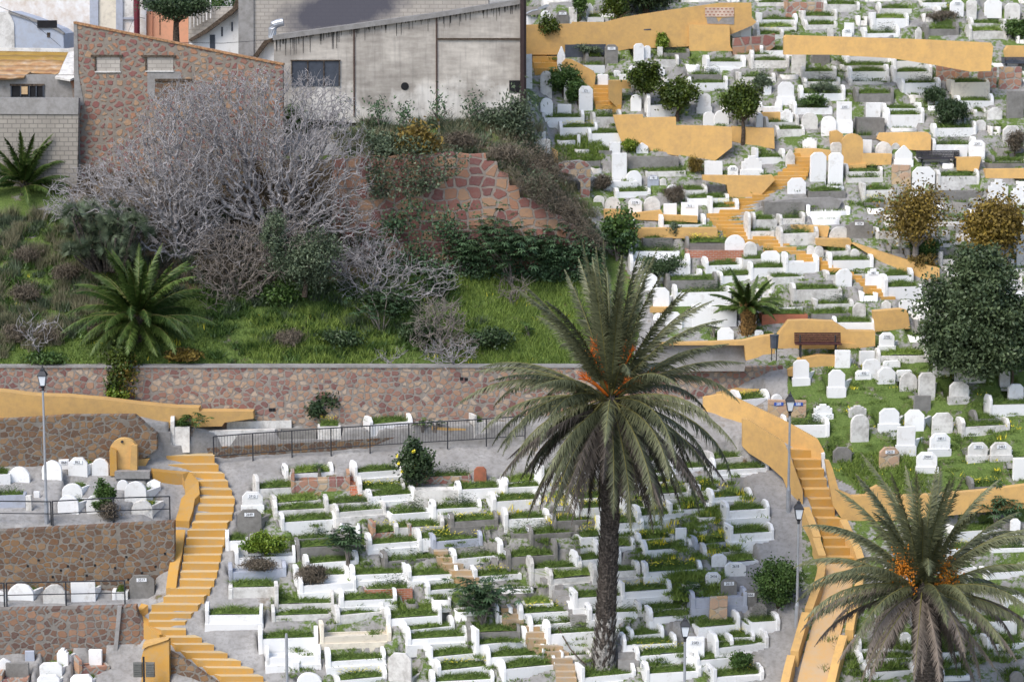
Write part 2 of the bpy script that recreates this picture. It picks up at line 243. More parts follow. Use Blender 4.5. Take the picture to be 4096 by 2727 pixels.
# ------------------------------------------------------------------ the graves, read off the photograph (tile pixels)
# G: left right base kerbtop headtop foottop colour bed ...   S: left right top base shape colour ...
TILES = {
'M1': (0, 1330, 8, '''
S 70 255 1150 1275 r w
S 360 530 1092 1255 r w
S 505 590 1085 1165 q w n=868
S 583 750 1068 1220 o w n=862 b
S 785 930 1075 1220 r w
S 530 705 1290 1390 r w b
S 495 675 1385 1540 r w b
S 740 920 1380 1545 r w
S 1065 1255 1270 1440 r w b
S 1125 1305 1430 1550 r o b
S 1000 1100 1262 1340 r w
S 1255 1375 1258 1330 h w
G -120 210 1500 1395 1310 - b d
S 288 340 1355 1408 q w
S 222 272 1390 1520 q o
G -90 85 1300 1215 1105 - w g
S 2072 2250 1360 1535 o w n=2712 p
S 2035 2240 1511 1712 o g n=2649 b
G 1930 2490 830 762 705 - o g a=6
G 1455 1620 960 805 720 - o g a=4
'''),
'B1': (0, 1994, 6, '''
S 65 290 725 862 r w b
S -60 48 790 870 r w
S 370 560 730 890 r o
S 610 815 712 880 q w b
G 955 1090 860 800 785 - w g
S 1110 1320 650 850 o g n=3517 b
S 225 340 655 760 r w
S 480 600 625 740 o o
S 0 105 655 740 h w
S 490 585 1275 1420 t w b
S 760 870 1290 1372 q w
G 612 920 1520 1455 1375 - s n a=24
S 340 530 1400 1510 o w b
S 318 510 1510 1610 o w b
S 600 790 1508 1620 o w b
S 50 245 1405 1500 q g
S 215 295 1305 1385 q b
S -20 88 1365 1455 h w
G -20 240 1600 1545 1500 - s n
G 1915 2120 440 362 290 - w g
G 1995 2520 572 507 400 430 w n
G 1940 2440 705 628 565 565 b n
G 1945 2365 848 762 745 - o g
G 1750 2240 1120 995 905 918 w g p a=4
'''),
'M2': (1000, 1330, 16, '''
G 965 1385 885 790 725 730 w g a=24
G 570 775 910 805 - - o g a=4
G 235 565 910 842 - - g n a=4
G 262 705 1265 1215 1137 1140 w l n=2592
G 340 850 1360 1270 1190 1205 s n n=2410 a=6
G 845 1305 1290 1200 1110 1132 w g p
G 10 475 1415 1340 1228 - o g
G 895 1320 1395 1350 1245 1300 o f
G 970 1410 1490 1405 1352 1350 w g p
G 1395 1815 1445 1352 - - o n a=4
G 1745 2165 1430 1345 1277 1285 w g n=2404
G 1480 1890 1290 1235 1145 - s d a=4
S 1915 2025 1150 1270 o t
G 618 1060 1540 1470 1400 1435 o g n=2412
G 160 600 1505 1462 1405 - o g
G 175 660 1590 1527 1450 1505 o g
G 695 1155 1622 1540 1478 1480 o d p
G 1525 1980 1570 1512 1440 1445 w g n=2407
G 2025 2490 1540 1450 1375 1392 w g
G 1875 2015 860 770 705 - o g
'''),
'B2': (1000, 1994, 16, '''
G 235 725 270 205 130 145 w g n=2422
G 1155 1550 202 135 - 115 w d
G 1690 2120 285 200 130 140 g g n=2379 p
G 2145 2560 235 178 90 112 w g
G 1005 1375 340 300 205 240 s f
G 1205 1655 290 252 212 170 o g
G 975 1465 470 395 310 330 w g p
G 1400 1905 390 345 270 - w f
G 1520 1985 428 370 312 310 b f
G 340 700 380 350 - - g g
G 370 960 500 422 355 - g g n=2538
G 1100 1575 590 540 465 470 g d n=2536
G 1695 2165 572 520 440 385 w d n=2537
G 2165 2630 575 505 440 370 g g n=2371
G 440 920 640 560 490 490 w g
G 840 1335 740 655 580 580 w g p n=2540
G 1320 1775 735 665 580 590 w g p
G 355 835 722 665 585 605 w g
G 395 900 862 745 675 680 w n p
G 965 1390 832 778 - - r g a=6
G 1465 1925 828 787 710 - w g n=2307
G 1885 2325 710 670 598 - w f n=2323
G 745 1250 962 875 790 800 w g p a=10
G 195 710 962 905 740 810 o g a=8
G 685 1140 1072 1000 920 930 o g
G 170 690 1047 1005 930 - o g a=8
G 1145 1635 1087 1030 945 930 w g
G 55 575 1322 1200 1110 1115 w g a=8
G 580 1200 1285 1180 1065 1115 c n p a=10
G 1270 1745 1167 1130 1065 1050 w g
G 1310 1870 1282 1205 1110 1125 w g p
G 1840 2310 1212 1150 1070 1090 g g a=10
G 1875 2372 1322 1253 1115 1137 w g
G 120 595 1482 1355 1265 1280 w n p a=8
G 630 1155 1482 1395 1295 1320 w g p a=12
G 1490 2000 1415 1360 1270 1290 w g
G 1555 2070 1532 1475 1395 1410 w g
G 1995 2525 1420 1360 1275 1275 w g
G 2110 2620 1562 1460 1385 1385 w g
G 1185 1415 1600 1555 1320 - o g a=72
G 700 1165 1620 1560 1528 1475 w f
S 400 615 1490 1600 r w
S 362 425 1400 1480 q w
G 1525 2085 1640 1568 1485 1500 w g
G 1230 1640 1005 985 - - g l
'''),
'B3': (2000, 1994, 16, '''
G 1015 1420 130 85 10 30 w f n=2387
G 610 1055 165 88 0 5 w f
G 1120 1560 225 150 70 85 w g p
G 1410 1800 132 100 35 55 w g
G 1900 2310 240 105 35 40 w g p n=2250
G 425 830 255 195 135 - g g n=2543
S 432 600 65 130 q g n=2035
G 215 680 370 310 240 260 g g n=2544
G 640 1000 400 335 - 262 w f n=2400
G 820 1230 310 220 160 170 w g p
G 1130 1500 385 355 300 335 w f
S 1505 1595 250 345 q w
G 1930 2350 410 305 230 240 w g p n=2299
G 1625 2060 430 395 330 - b f
G 1185 1650 500 445 365 375 w f
G 1700 2140 502 470 390 - o g
S 1815 1940 475 580 o w
G 1935 2220 575 550 - - w l
G 790 1160 465 420 360 350 w g
G 600 1040 590 535 455 462 w g
G 225 700 690 602 510 520 o g
G 375 990 780 690 610 - o g p
G 760 1200 722 632 560 560 o g p
G 1210 1735 702 630 550 560 w f p
S 1760 1890 630 755 o w n=2416
S 1890 2030 690 830 o g n=2615
S 1925 2105 545 660 o w n=2618
G 1620 2115 985 850 800 790 b n p a=8
S 2070 2200 785 920 o g n=2666
S 1795 1945 830 1055 q x
S 2160 2285 890 1015 r g
G 1005 1475 900 800 720 725 w f p
G 595 1070 1000 850 790 790 w g p n=2410
G 720 1215 1080 985 905 912 w d p n=2370
G 130 615 1062 985 910 912 w g n=2303
G 180 460 942 905 - - w g a=6
G 205 770 1142 1085 1000 1010 w d n=2221
G 1235 1705 1070 1020 935 945 w g
G 1140 1600 985 962 885 - o g n=2344
G 365 1030 1270 1160 1050 - w d
G 1080 1405 1217 1175 1120 1110 w g
G 1020 1515 1335 1255 1165 1185 w g p n=2309
G 1135 1640 1412 1350 1270 1290 w g n=2641
G 1130 1540 1475 1450 - - o g
G 1210 1725 1600 1500 1405 1425 w g n=2212
G 650 1165 1620 1535 1435 1455 w g p
S 1590 1750 1180 1400 q w n=2583
G 1650 2060 1190 1105 - 1000 w g n=2540
G 2060 2400 1160 1080 - 1005 w g
G 1775 2180 1250 1225 1150 1150 w g
G 1790 2310 1382 1280 1165 1180 w g p
G 1640 2010 1470 1385 1310 1360 w g n=2309
G 1780 2260 1610 1530 1450 1455 w g n=2338
G 880 1200 790 700 - - o n
G -60 330 60 25 -20 - w g
G 80 610 335 300 - - g d a=5
'''),
'M3': (2000, 1330, 16, '''
G 300 745 1320 1210 1140 1155 w g p
G 560 830 1190 1150 1095 - o g
G 1750 2095 1122 1085 1030 - o g
G 1795 2310 1250 1180 1075 1120 w g p
G 1130 1500 1342 1290 1215 1230 w g
G 1205 1640 1482 1390 1320 1325 o g p
G 1640 1900 1400 1360 1300 - w f
G 1765 2170 1482 1415 1345 1355 w g p
G 540 1000 1462 1432 1365 - w g
G 5 465 1395 1328 1260 1290 w g
G 0 360 1330 1290 1245 - w l
G 1100 1380 1150 1110 - - w g
G 1970 2320 660 580 505 512 w g a=24
S 2325 2420 530 590 r w
G 1120 1420 1245 1215 1150 - w d
G 1420 1800 1210 1170 1105 - w g
'''),
'M4': (2996, 1330, 68, '''
S 1115 1245 0 170 o w n=2782 b p
S 735 870 150 300 q w b
S 950 1080 160 225 q w
S 380 515 235 450 o w b p
S 975 1130 230 385 o w b
S 1150 1300 240 300 o w b
S 680 820 318 550 o w b p
S 915 1050 325 400 o w n=932
S 1105 1255 300 440 o w b
S 1265 1400 325 365 o w
S 1290 1440 340 500 r o b
S 1455 1600 345 580 o o b
S 1715 1885 420 612 o o b p
S 1415 1560 540 670 q g
S 1580 1720 230 380 o o b
S 1765 2030 295 430 q o b
S 2145 2235 320 445 o o
S 2220 2353 440 600 o w b
G 2035 2480 720 620 540 - w g a=10
S 560 715 615 740 t w p
S 860 1010 630 725 t o
S 875 1030 700 935 r o
S 165 340 575 725 q x n=589
S 345 490 575 725 q x n=588
G 285 690 900 795 715 745 w g a=6
S 1120 1290 648 850 o w b p
S 1335 1500 660 840 o w b
S 1565 1745 685 860 o o b
G 1790 2245 885 810 735 755 o g a=12
S 1265 1420 800 1045 q w b p
S 1550 1725 863 1060 o w n=1851 b p
G 1905 2150 795 742 670 - g g a=12
S 720 880 980 1110 o g b
S 1118 1290 980 1170 o x n=2625 b
S 1435 1610 1020 1200 o w n=2464 p
S 1875 2045 940 1110 o o n=2833 b p
S 2070 2250 940 1100 o o n=2462 b p
S 2262 2400 1070 1260 q w b
G 1880 2220 1365 1325 1250 - g g a=8
G 1090 1540 265 200 140 160 o l a=6
'''),
'T4': (2996, 0, 9, '''
G 70 420 210 170 110 115 w g
G 65 310 52 25 - - o g
G 310 645 95 20 0 - s n a=4
G 630 950 102 40 0 15 o g
G 440 760 185 140 90 80 o g
G 1040 1370 245 160 110 115 w g
G 1100 1400 120 75 20 - o g
G 1480 1700 72 25 - - w g
G 460 760 250 215 170 185 o g
S 815 900 195 290 q w
S 800 882 245 320 o w n=1022
G 965 1300 320 290 240 225 w g
G 45 300 342 300 250 250 o g
G 40 410 282 235 180 180 o g
G 1500 1800 305 250 205 190 g g
G 1880 2210 232 200 150 160 o g
G 1870 2210 335 270 215 220 o g
S 1425 1480 235 335 t o
S 1720 1840 0 150 o w n=1222
S 1860 1950 0 130 o o
S 2015 2165 -5 112 o w b
S 2190 2320 30 160 o o
S 670 725 235 315 r o
G 85 425 482 435 380 395 w g
G 5 345 582 520 465 470 o g
S 365 485 440 600 o o
S 540 695 415 540 r g b
G 810 1220 558 485 455 415 w g
G 785 1205 610 565 555 - o g
G 850 1200 688 615 570 555 w g
G 1225 1595 578 525 475 460 w g
G 1225 1570 698 620 565 545 w g
G 1285 1650 788 715 675 670 w d
G 1715 2065 818 710 685 685 c g
G 440 750 657 615 570 570 o g
G 465 780 742 700 670 660 o d
G 840 1210 724 700 665 650 o d
S 245 385 705 890 o w p
S 128 192 725 810 o w
G 430 825 862 805 735 735 w d
G 375 715 978 925 870 910 w d
G 905 1240 872 805 745 755 g g
S 750 880 870 1135 q w n=2202 p
S 1000 1125 880 1005 q w
G 920 1160 1135 1010 - - g n a=4
G 1130 1485 978 930 885 880 w g
G 1155 1505 1072 985 925 925 w g
G 1770 2100 912 865 820 805 w g
G 1905 2035 992 960 940 925 o g
G 75 285 968 920 875 870 w n
S 270 375 935 1042 t w
S 62 122 970 1095 r w
G 120 430 1098 1050 1000 985 o g
G 215 480 1170 1110 1075 1075 o g
S 450 590 965 1100 r o
S 618 748 995 1160 r w
S 2040 2170 920 1022 t o
S 1940 2030 1030 1112 o o
S 2175 2330 1075 1205 o o
S 2205 2353 780 1010 q g
S 1605 1765 540 690 q s
S 1770 1885 580 700 q s
S 1960 2120 580 750 q s
S 2145 2335 575 760 q s
G 1570 1950 1168 1100 1060 1045 w d
G 1560 1945 1312 1240 1190 1175 w d
S 1880 2018 1200 1345 o w n=2207
S 1760 1870 1255 1355 o w
S 460 580 1180 1280 t w
S 700 800 1220 1325 o o
S 975 1050 1195 1318 q w
S 1085 1225 1215 1325 r o
S 1222 1290 1225 1275 r o
S 1250 1395 1245 1420 h w p
S 525 660 1305 1552 o w
S 680 805 1310 1545 o w b
S 315 395 1285 1425 h o
G 35 310 1402 1350 1270 1280 w g
G 820 1145 1502 1470 1405 1430 o g
G 830 1155 1560 1525 - - o g
S 1395 1590 1430 1575 o w
G 1590 1980 1582 1510 1455 1450 o g
G 2025 2400 1450 1400 - - g g
G 1250 1560 400 360 - - o n
G 1600 1900 130 100 60 70 o g
G 905 1100 1200 1165 - - g d
G 2060 2340 1420 1380 1330 - g g
'''),
'U4': (2996, 650, 9, '''
S 1220 1385 20 182 q x
G 960 1240 292 240 180 - o g
S 2045 2215 145 350 t w
S 2243 2400 200 360 t w
G 505 830 305 250 - - g g
S 825 1060 490 645 t g n=1824
S 690 870 550 655 r o
G 245 600 708 610 555 560 o g
G 20 240 595 490 430 - o g
G 245 480 525 480 450 430 o g
S 495 560 710 805 r o
S 560 642 718 815 r o
S 870 945 740 825 r o
G 645 872 795 762 - 715 o g
S 105 265 758 880 o w
G 290 600 945 855 775 800 w n
G 675 1065 902 840 775 795 w g a=4
G 0 385 968 905 855 870 w g
S 745 885 915 1062 o w b
S 995 1130 910 1078 t w n=985
G 1130 1410 1045 975 965 915 w g
G 1135 1490 1168 1070 960 1055 w g
G 360 800 1175 1090 1040 1075 o g
S 890 1000 1200 1325 r o
G 170 480 1038 985 - - o g
G 525 870 1350 1300 - - g g
G 725 1080 1442 1370 1325 1340 w g n=1169 a=3
S 1135 1215 1180 1245 h o
S 1285 1400 1180 1258 o w
S 330 490 135 265 o w
G 100 505 1372 1300 - - t g a=4
G 545 900 1240 1215 1170 1180 o d
G 640 1000 1000 965 930 - o g
G 1250 1440 680 640 600 - o g
G 1080 1440 655 590 560 - o d
G 960 1200 365 345 - - g g
G 120 480 425 340 - - g n a=4
G 1600 2000 300 250 - - g n a=4
S 2270 2353 600 760 q w
S 2290 2400 760 850 q o
'''),
'U3': (2000, 650, 9, '''
S 1400 1515 350 455 q w
S 1550 1695 345 460 q w n=712
S 895 1030 295 405 r o
S 1095 1215 315 438 o w n=5278
S 1230 1375 295 412 r o
S 800 895 285 335 r o
G 1350 1765 568 535 450 450 w g
G 1785 2045 462 390 295 320 w g
G 870 1180 232 165 120 - w n
G 960 1290 302 255 220 225 w g
S 1080 1215 70 168 r w
S 1265 1360 110 195 o b n=181
S 1370 1425 135 192 r o
S 1420 1540 190 290 r w
G 1560 1775 292 240 - 200 o g
G 1590 1960 362 310 - 280 w g
S 1925 2100 620 748 r w b
S 2090 2200 680 812 r o
G 1590 1970 745 690 635 650 g g a=4
G 1590 2090 815 750 - - r n a=4
G 1090 1540 812 760 690 - w g
G 1100 1630 925 850 790 790 w n
G 1735 2080 948 885 815 835 w g
G 1350 1730 1008 975 910 920 w n
G 1410 1860 1112 1010 950 945 g g
G 1480 1980 1228 1115 1050 1075 w d
S 1310 1450 1070 1238 o w b
S 1200 1345 950 1090 o w
G 1860 2230 1022 975 940 945 w g
S 1415 1560 1280 1415 o w b
S 1560 1720 1265 1405 o w b
G 1640 2025 1402 1230 - - w n a=3
S 1860 2000 1410 1532 o w
S 2180 2255 1435 1488 o w
S 1310 1410 1290 1345 r w
S 770 830 120 205 r o
S 828 872 115 200 r w
G 2060 2340 870 830 - - o g
G 2100 2353 660 590 430 - o g
G 1200 1480 695 650 - - g g
'''),
'T3': (2000, 0, 9, '''
S 345 452 840 1000 r w
S 675 795 740 945 o w n=571
S 490 610 890 988 q w
S 345 445 610 812 r o
S 490 556 400 600 h w
S 215 275 470 755 q w
S 550 602 690 850 h w
G 350 720 1092 1010 960 950 w g
G 775 1040 1092 1005 960 940 o d
G 500 835 1172 1095 1040 1055 w g
G 745 1045 1225 1145 1105 1120 w g
S 660 690 1155 1228 q w
S 358 392 1125 1198 q w
S 1120 1210 810 950 r w
G 1240 1520 1005 905 805 - w n
S 1690 1805 805 965 o w p
S 1740 1832 960 1075 o w
S 1835 1960 945 1075 r w
S 835 925 640 740 q w b
S 970 1032 605 645 o w
S 1020 1080 640 685 q w
S 1100 1170 565 665 r w
S 1210 1325 532 625 o w n=2322
S 1350 1412 580 632 o w
G 1740 2105 608 530 475 480 w g p
G 1605 1950 775 715 660 660 w g
G 2030 2360 718 660 620 625 o g
S 1145 1235 375 525 o w b
S 1235 1290 395 495 o w
S 900 1010 385 540 o g n=171
G 710 890 550 490 445 - g g
G 1320 1530 575 510 - 470 o g
S 1345 1392 405 475 q o
S 2055 2150 180 315 r w
G 1975 2070 315 240 - - w n
G 700 900 600 560 - - w g
G 1390 1620 500 455 - 420 g g
S 485 590 90 215 r g n=171
G 220 300 215 150 100 - w n
S 590 660 65 200 q o
G 730 890 190 150 - - w g
S 350 430 95 190 o w
S 740 800 30 130 h w
G 1600 1900 690 640 - - g g a=4
S 1750 1905 1380 1505 q w
S 1950 2038 1420 1505 o w n=626
S 2070 2245 1335 1512 t w p
S 960 1088 1315 1500 q w
S 938 1032 1220 1315 q w
S 1165 1270 1225 1310 h w
G 1090 1530 1440 1345 - - g n a=3
G 1240 1590 1510 1470 - - o g a=4
G 2000 2260 500 470 - - o g
G 2130 2353 520 470 430 - o g
G 230 430 1260 1200 1160 - o n
G 560 860 1415 1385 - - g g
G 830 960 1320 1290 - - g g
'''),
'B4': (2996, 1994, 12, '''
G 905 1400 1332 1290 1190 1200 w g
G 910 1450 1442 1380 1320 1330 w g
G 965 1440 1552 1490 1430 1430 w g
G 1590 1820 1400 1320 1250 - w g
G 1660 2010 482 440 350 - w g
G 1700 2190 335 290 240 - w g
S 2235 2320 170 295 o w
G 1990 2400 690 640 600 - w g
S 1820 1920 610 705 r o
G 2150 2480 900 830 780 - w g
G 1140 1260 600 560 480 - o g
G 2000 2400 1300 1250 1180 - w g
G 2050 2420 460 430 - - w d
G 1560 1960 650 605 560 - w g
G 1900 2300 1110 1060 1000 1010 w g
G 1620 1900 1560 1520 1460 - w g
S 2235 2353 1480 1600 r g
S 1300 1390 1150 1230 o w
G -30 265 1150 1060 - 1005 w g
G -200 160 1300 1250 1170 1180 w g
G -200 50 1240 1190 - 1150 w g
G -150 130 1560 1520 - 1455 w g
'''),
}
Z = 2353 / 1100.0
GR = []                                   # every grave with its place in the world
for tn, (ox, oy, th0, txt) in TILES.items():
    for line in txt.strip().splitlines():
        w = line.split(); kind = w[0]
        opt = {}
        fx = lambda s: ox + float(s) / Z
        fy = lambda s: None if s == '-' else oy + float(s) / Z
        if kind == 'G':
            g = dict(k='G', xl=fx(w[1]), xr=fx(w[2]), yb=fy(w[3]), yt=fy(w[4]), yh=fy(w[5]), yf=fy(w[6]), col=w[7], bed=w[8]); rest = w[9:]
        else:
            g = dict(k='S', xl=fx(w[1]), xr=fx(w[2]), yh=fy(w[3]), yb=fy(w[4]), shape=w[5], col=w[6]); rest = w[7:]
        g.update(p='p' in rest, b='b' in rest, num=None, tile=tn)
        g['th'] = R(th0 + random.uniform(-4, 4)) if kind == 'G' else R(random.uniform(-3, 9) if tn != 'M4' else random.uniform(2, 12))
        for r_ in rest:
            if r_.startswith('n='): g['num'] = r_[2:]
            if r_.startswith('a=') and kind == 'G': g['th'] = R(float(r_[2:]))
        uc = (g['xl'] + g['xr']) / 2
        y0 = D(uc, g['yb']); m = mpp(uc, g['yb'], y0); X = (g['xr'] - g['xl']) * m
        th = g['th']
        if kind == 'G':
            W = random.uniform(.74, .88)
            if th > R(45): W = .95; Lg = 1.5
            else: Lg = max((X - W * math.sin(th)) / math.cos(th), .55)
            un = g['xl'] + W * math.sin(th) / m
            o = P(un, g['yb'], y0); g.update(o=o, L=Lg, W=W, m=m, hb=max((g['yb'] - (g['yt'] or g['yb'] - 30)) * m, .08))
            g['hh'] = (g['yb'] - g['yh']) * m if g['yh'] is not None else 0
            g['hf'] = (g['yb'] - g['yf']) * m if g['yf'] is not None else 0
            fp = (Lg, W, -.06, -.04)
        else:
            o = P(g['xl'], g['yb'], y0); Wd = X / math.cos(th)
            g.update(o=o, L=Wd, W=.2, m=m, hh=(g['yb'] - g['yh']) * m)
            fp = (Wd, 1.15 if g['b'] else .35, -.05, -.05)
        g['fp'] = fp; GR.append(g)

def dd(u0, d0, u1=None, d1=None): return ((u0, 1 / d0), (u1 if u1 is not None else u0 + 1000, 1 / (d1 or d0)))
def z4(t, pts): ox, oy = t; return [(ox + x / Z, oy + y / Z) for x, y in pts]
T1, T2, T3, T4 = (0, 0), (1000, 0), (2000, 0), (2996, 0)
U1, U2, U3, U4 = (0, 650), (1000, 650), (2000, 650), (2996, 650)
M1, M2, M3, M4 = (0, 1330), (1000, 1330), (2000, 1330), (2996, 1330)
B1, B2, B3, B4 = (0, 1994), (1000, 1994), (2000, 1994), (2996, 1994)

# yellow walls of the upper hill: tile, outline, depth, label
YW = [
 (T3, [(205, 215), (610, 205), (620, 190), (900, 192), (1060, 148), (1400, 95), (1890, 26), (2150, 25), (2155, 150), (2195, 190), (2160, 220), (1970, 300), (1600, 400), (1100, 420), (1000, 440), (500, 470), (205, 470)], dd(2100, 130.6, 3000, 131.2), 'highest long yellow wall with a brick lattice panel'),
 (T3, [(1615, 220), (1640, 212), (1965, 222), (1970, 395), (1995, 440), (1620, 440)], None, 'square yellow block in front of the lattice wall'),
 (T3, [(525, 540), (560, 505), (610, 510), (690, 550), (800, 610), (820, 640), (805, 760), (750, 740), (690, 660), (525, 600)], None, 'curved yellow parapet beside the upper left steps'),
 (T3, [(930, 690), (1115, 690), (1120, 760), (1045, 760), (1040, 930), (1000, 920), (930, 850)], None, 'yellow pier beside the short flight of steps'),
 (T3, [(968, 988), (1222, 982), (1226, 1010), (1505, 1005), (1507, 1075), (1800, 1080), (1985, 1092), (1985, 1260), (1830, 1385), (1560, 1340), (1300, 1300), (1040, 1215), (1000, 1110)], None, 'long yellow wall with a stepped top below the orange trees'),
 (T3, [(1985, 1082), (2200, 1095), (2345, 1100), (2350, 1275), (2170, 1250), (1985, 1210)], None, 'yellow wall stub beside the right orange tree'),
 (T4, [(302, 318), (318, 302), (900, 320), (1500, 340), (2070, 368), (2090, 400), (2070, 610), (1890, 615), (1600, 560), (1220, 500), (700, 470), (302, 470)], dd(3140, 127.6, 3970, 126.2), 'very long yellow wall under the top graves'),
 (T4, [(2195, 430), (2220, 392), (2500, 395), (2500, 520), (2195, 515)], None, 'yellow wall stub at the right edge'),
 (T4, [(118, 965), (270, 962), (268, 1045), (118, 1050)], None, 'small yellow wall under a white kerb'),
 (T4, [(700, 1130), (760, 1118), (805, 1150), (805, 1260), (698, 1260)], None, 'yellow block left of the yellow arch'),
 (T4, [(970, 1315), (1225, 1320), (1215, 1410), (970, 1420)], None, 'yellow wall right of the yellow arch'),
 (T4, [(1095, 1190), (1130, 1140), (1530, 1135), (1558, 1160), (1555, 1295), (1400, 1285), (1230, 1260)], None, 'yellow wall behind the pointed white gravestone'),
 (T4, [(400, 1275), (580, 1275), (700, 1290), (700, 1380), (400, 1340)], None, 'yellow ledge at the top of the winding steps'),
 (T4, [(1780, 1350), (1990, 1345), (1960, 1470), (1780, 1460)], None, 'yellow block right of the black bench'),
 (T4, [(2025, 1450), (2500, 1445), (2500, 1530), (2025, 1525)], None, 'low yellow wall at the right edge below the grey kerb'),
 (U3, [(1735, 112), (2230, 118), (2330, 110), (2353, 150), (2215, 300), (2150, 310), (1960, 300), (1940, 190), (1735, 150)], None, 'yellow corner platform carrying three white gravestones'),
 (U3, [(890, 405), (1040, 405), (1100, 440), (1380, 412), (1400, 450), (1690, 460), (1690, 515), (1400, 500), (890, 480)], None, 'low yellow ledge under a row of gravestones'),
 (U3, [(950, 575), (1200, 565), (1860, 562), (1862, 660), (1600, 650), (1190, 650), (950, 610)], None, 'yellow retaining ledge above the grey kerbs'),
 (U3, [(1285, 1240), (1455, 1240), (1450, 1285), (1285, 1285)], None, 'thin yellow strip beside the tall palm fronds'),
 (U4, [(360, 535), (690, 550), (670, 640), (590, 640), (360, 560)], None, 'yellow ledge behind the rough white grave'),
 (U4, [(580, 655), (870, 655), (880, 690), (860, 735), (580, 710)], None, 'yellow ledge at the head of the sloping parapet'),
 (U4, [(880, 695), (910, 692), (1180, 780), (1440, 860), (1630, 905), (1630, 1010), (1480, 1000), (1300, 930), (1180, 880), (1050, 800)], None, 'sloping yellow parapet running into the olive tree'),
 (U4, [(1065, 1275), (1300, 1255), (1360, 1270), (1380, 1420), (1080, 1450)], None, 'yellow wall left of the olive tree'),
 (U4, [(340, 1355), (500, 1350), (725, 1360), (850, 1440), (1080, 1445), (1080, 1570), (850, 1600), (240, 1590), (250, 1470)], None, 'broad yellow wall behind the brown bench'),
 (M3, [(1310, 108), (1320, 95), (1800, 85), (2080, 72), (2240, 35), (2353, 22), (2353, 180), (2250, 190), (2200, 215), (2105, 240), (2090, 110), (1800, 108)], dd(2620, 109.0, 3100, 108.6), 'curved yellow wall with white edge behind the litter bin'),
 (M4, [(335, 320), (400, 300), (400, 375), (330, 372)], None, 'small yellow patch of wall left of the white grave by the bench'),
 (M4, [(-280, 510), (-100, 478), (90, 492), (-60, 530), (-280, 545)], None, 'yellow sill along the foot of the stone wall'),
 (M4, [(780, 90), (1010, 95), (1010, 110), (850, 160), (740, 165)], None, 'low yellow kerb right of the brown bench'),
 (M4, [(420, 230), (600, 195), (740, 200), (740, 290), (420, 300)], None, 'low yellow wall below the brown bench'),
 (T3, [(440, 1265), (495, 1300), (495, 1400), (455, 1400)], None, 'narrow yellow stub beside the stub wall'),
]

# ---- old low kerbs filling the gaps between the graves of the upper hill (too many and too worn to tell apart)
def inp(x, y, poly):
    r = False; n = len(poly)
    for i in range(n):
        (x1, y1), (x2, y2) = poly[i], poly[(i + 1) % n]
        if (y1 > y) != (y2 > y) and x < (x2 - x1) * (y - y1) / (y2 - y1) + x1: r = not r
    return r
KEEP = [z4(t, q) for t, q, _, _ in YW] + [[(2850, 600), (3270, 600), (3100, 900), (3450, 1180), (3380, 1220), (2950, 960), (2840, 900)], [(2330, 330), (2520, 330), (2520, 450), (2330, 450)], [(2560, 60), (2760, 60), (2760, 200), (2560, 200)]]
FILL = []; rf = random.Random(11); boxes = [(g['xl'] - 6, g['xr'] + 6, min(q for q in (g['yh'], g.get('yt'), g['yb'] - 20) if q is not None) - 2, g['yb'] + 8) for g in GR]
AREA = [(2130, -140), (4400, -140), (4400, 1230), (3700, 1480), (3150, 1330), (2700, 1330), (2560, 1140), (2250, 620), (2110, 300)]
AREA2 = [(1120, 1960), (2920, 1930), (2980, 2700), (1200, 2720)]
for tr in range(70000):
    ar = AREA if tr % 2 else AREA2
    u = rf.uniform(1100, 4300); v = rf.uniform(-120, 2700)
    if not inp(u, v, ar): continue
    sc = 1 + .45 * v / 2727; w_ = rf.choice((60, 95, 130, 145, 150) if tr < 34000 else (42, 55, 70)) * sc; h_ = rf.uniform(9, 20) * sc; st_ = rf.choice((0, 0, 12, 20, 26)) * sc
    b = (u - w_ / 2, u + w_ / 2, v - h_ - st_ - 4, v)
    if any(b[0] < q[1] and b[1] > q[0] and b[2] < q[3] and b[3] > q[2] for q in boxes): continue
    if any(inp(x, y, q) for q in KEEP for x, y in ((b[0], v), (b[1], v), (u, v), (u, v - h_), (b[0], v - 20), (b[1], v - 20))): continue
    boxes.append((b[0], b[1], b[2], b[3] + 4)); y0 = D(u, v); m = mpp(u, v, y0); th = R(rf.uniform(2, 16)); W = rf.uniform(.6, .8)
    FILL.append(dict(o=P(b[0] + W * math.sin(th) / m, v, y0), L=max(.4, (w_ * m - W * math.sin(th)) / math.cos(th)), W=W, h=h_ * m, st=(h_ + st_) * m if st_ else 0, th=th, fp=(max(.4, w_ * m), W, -.06, -.04), c=rf.choice((0, 0, 0, 1, 2, 2) if ar is AREA else (0, 1, 2, 2))))
print('old kerbs', len(FILL))

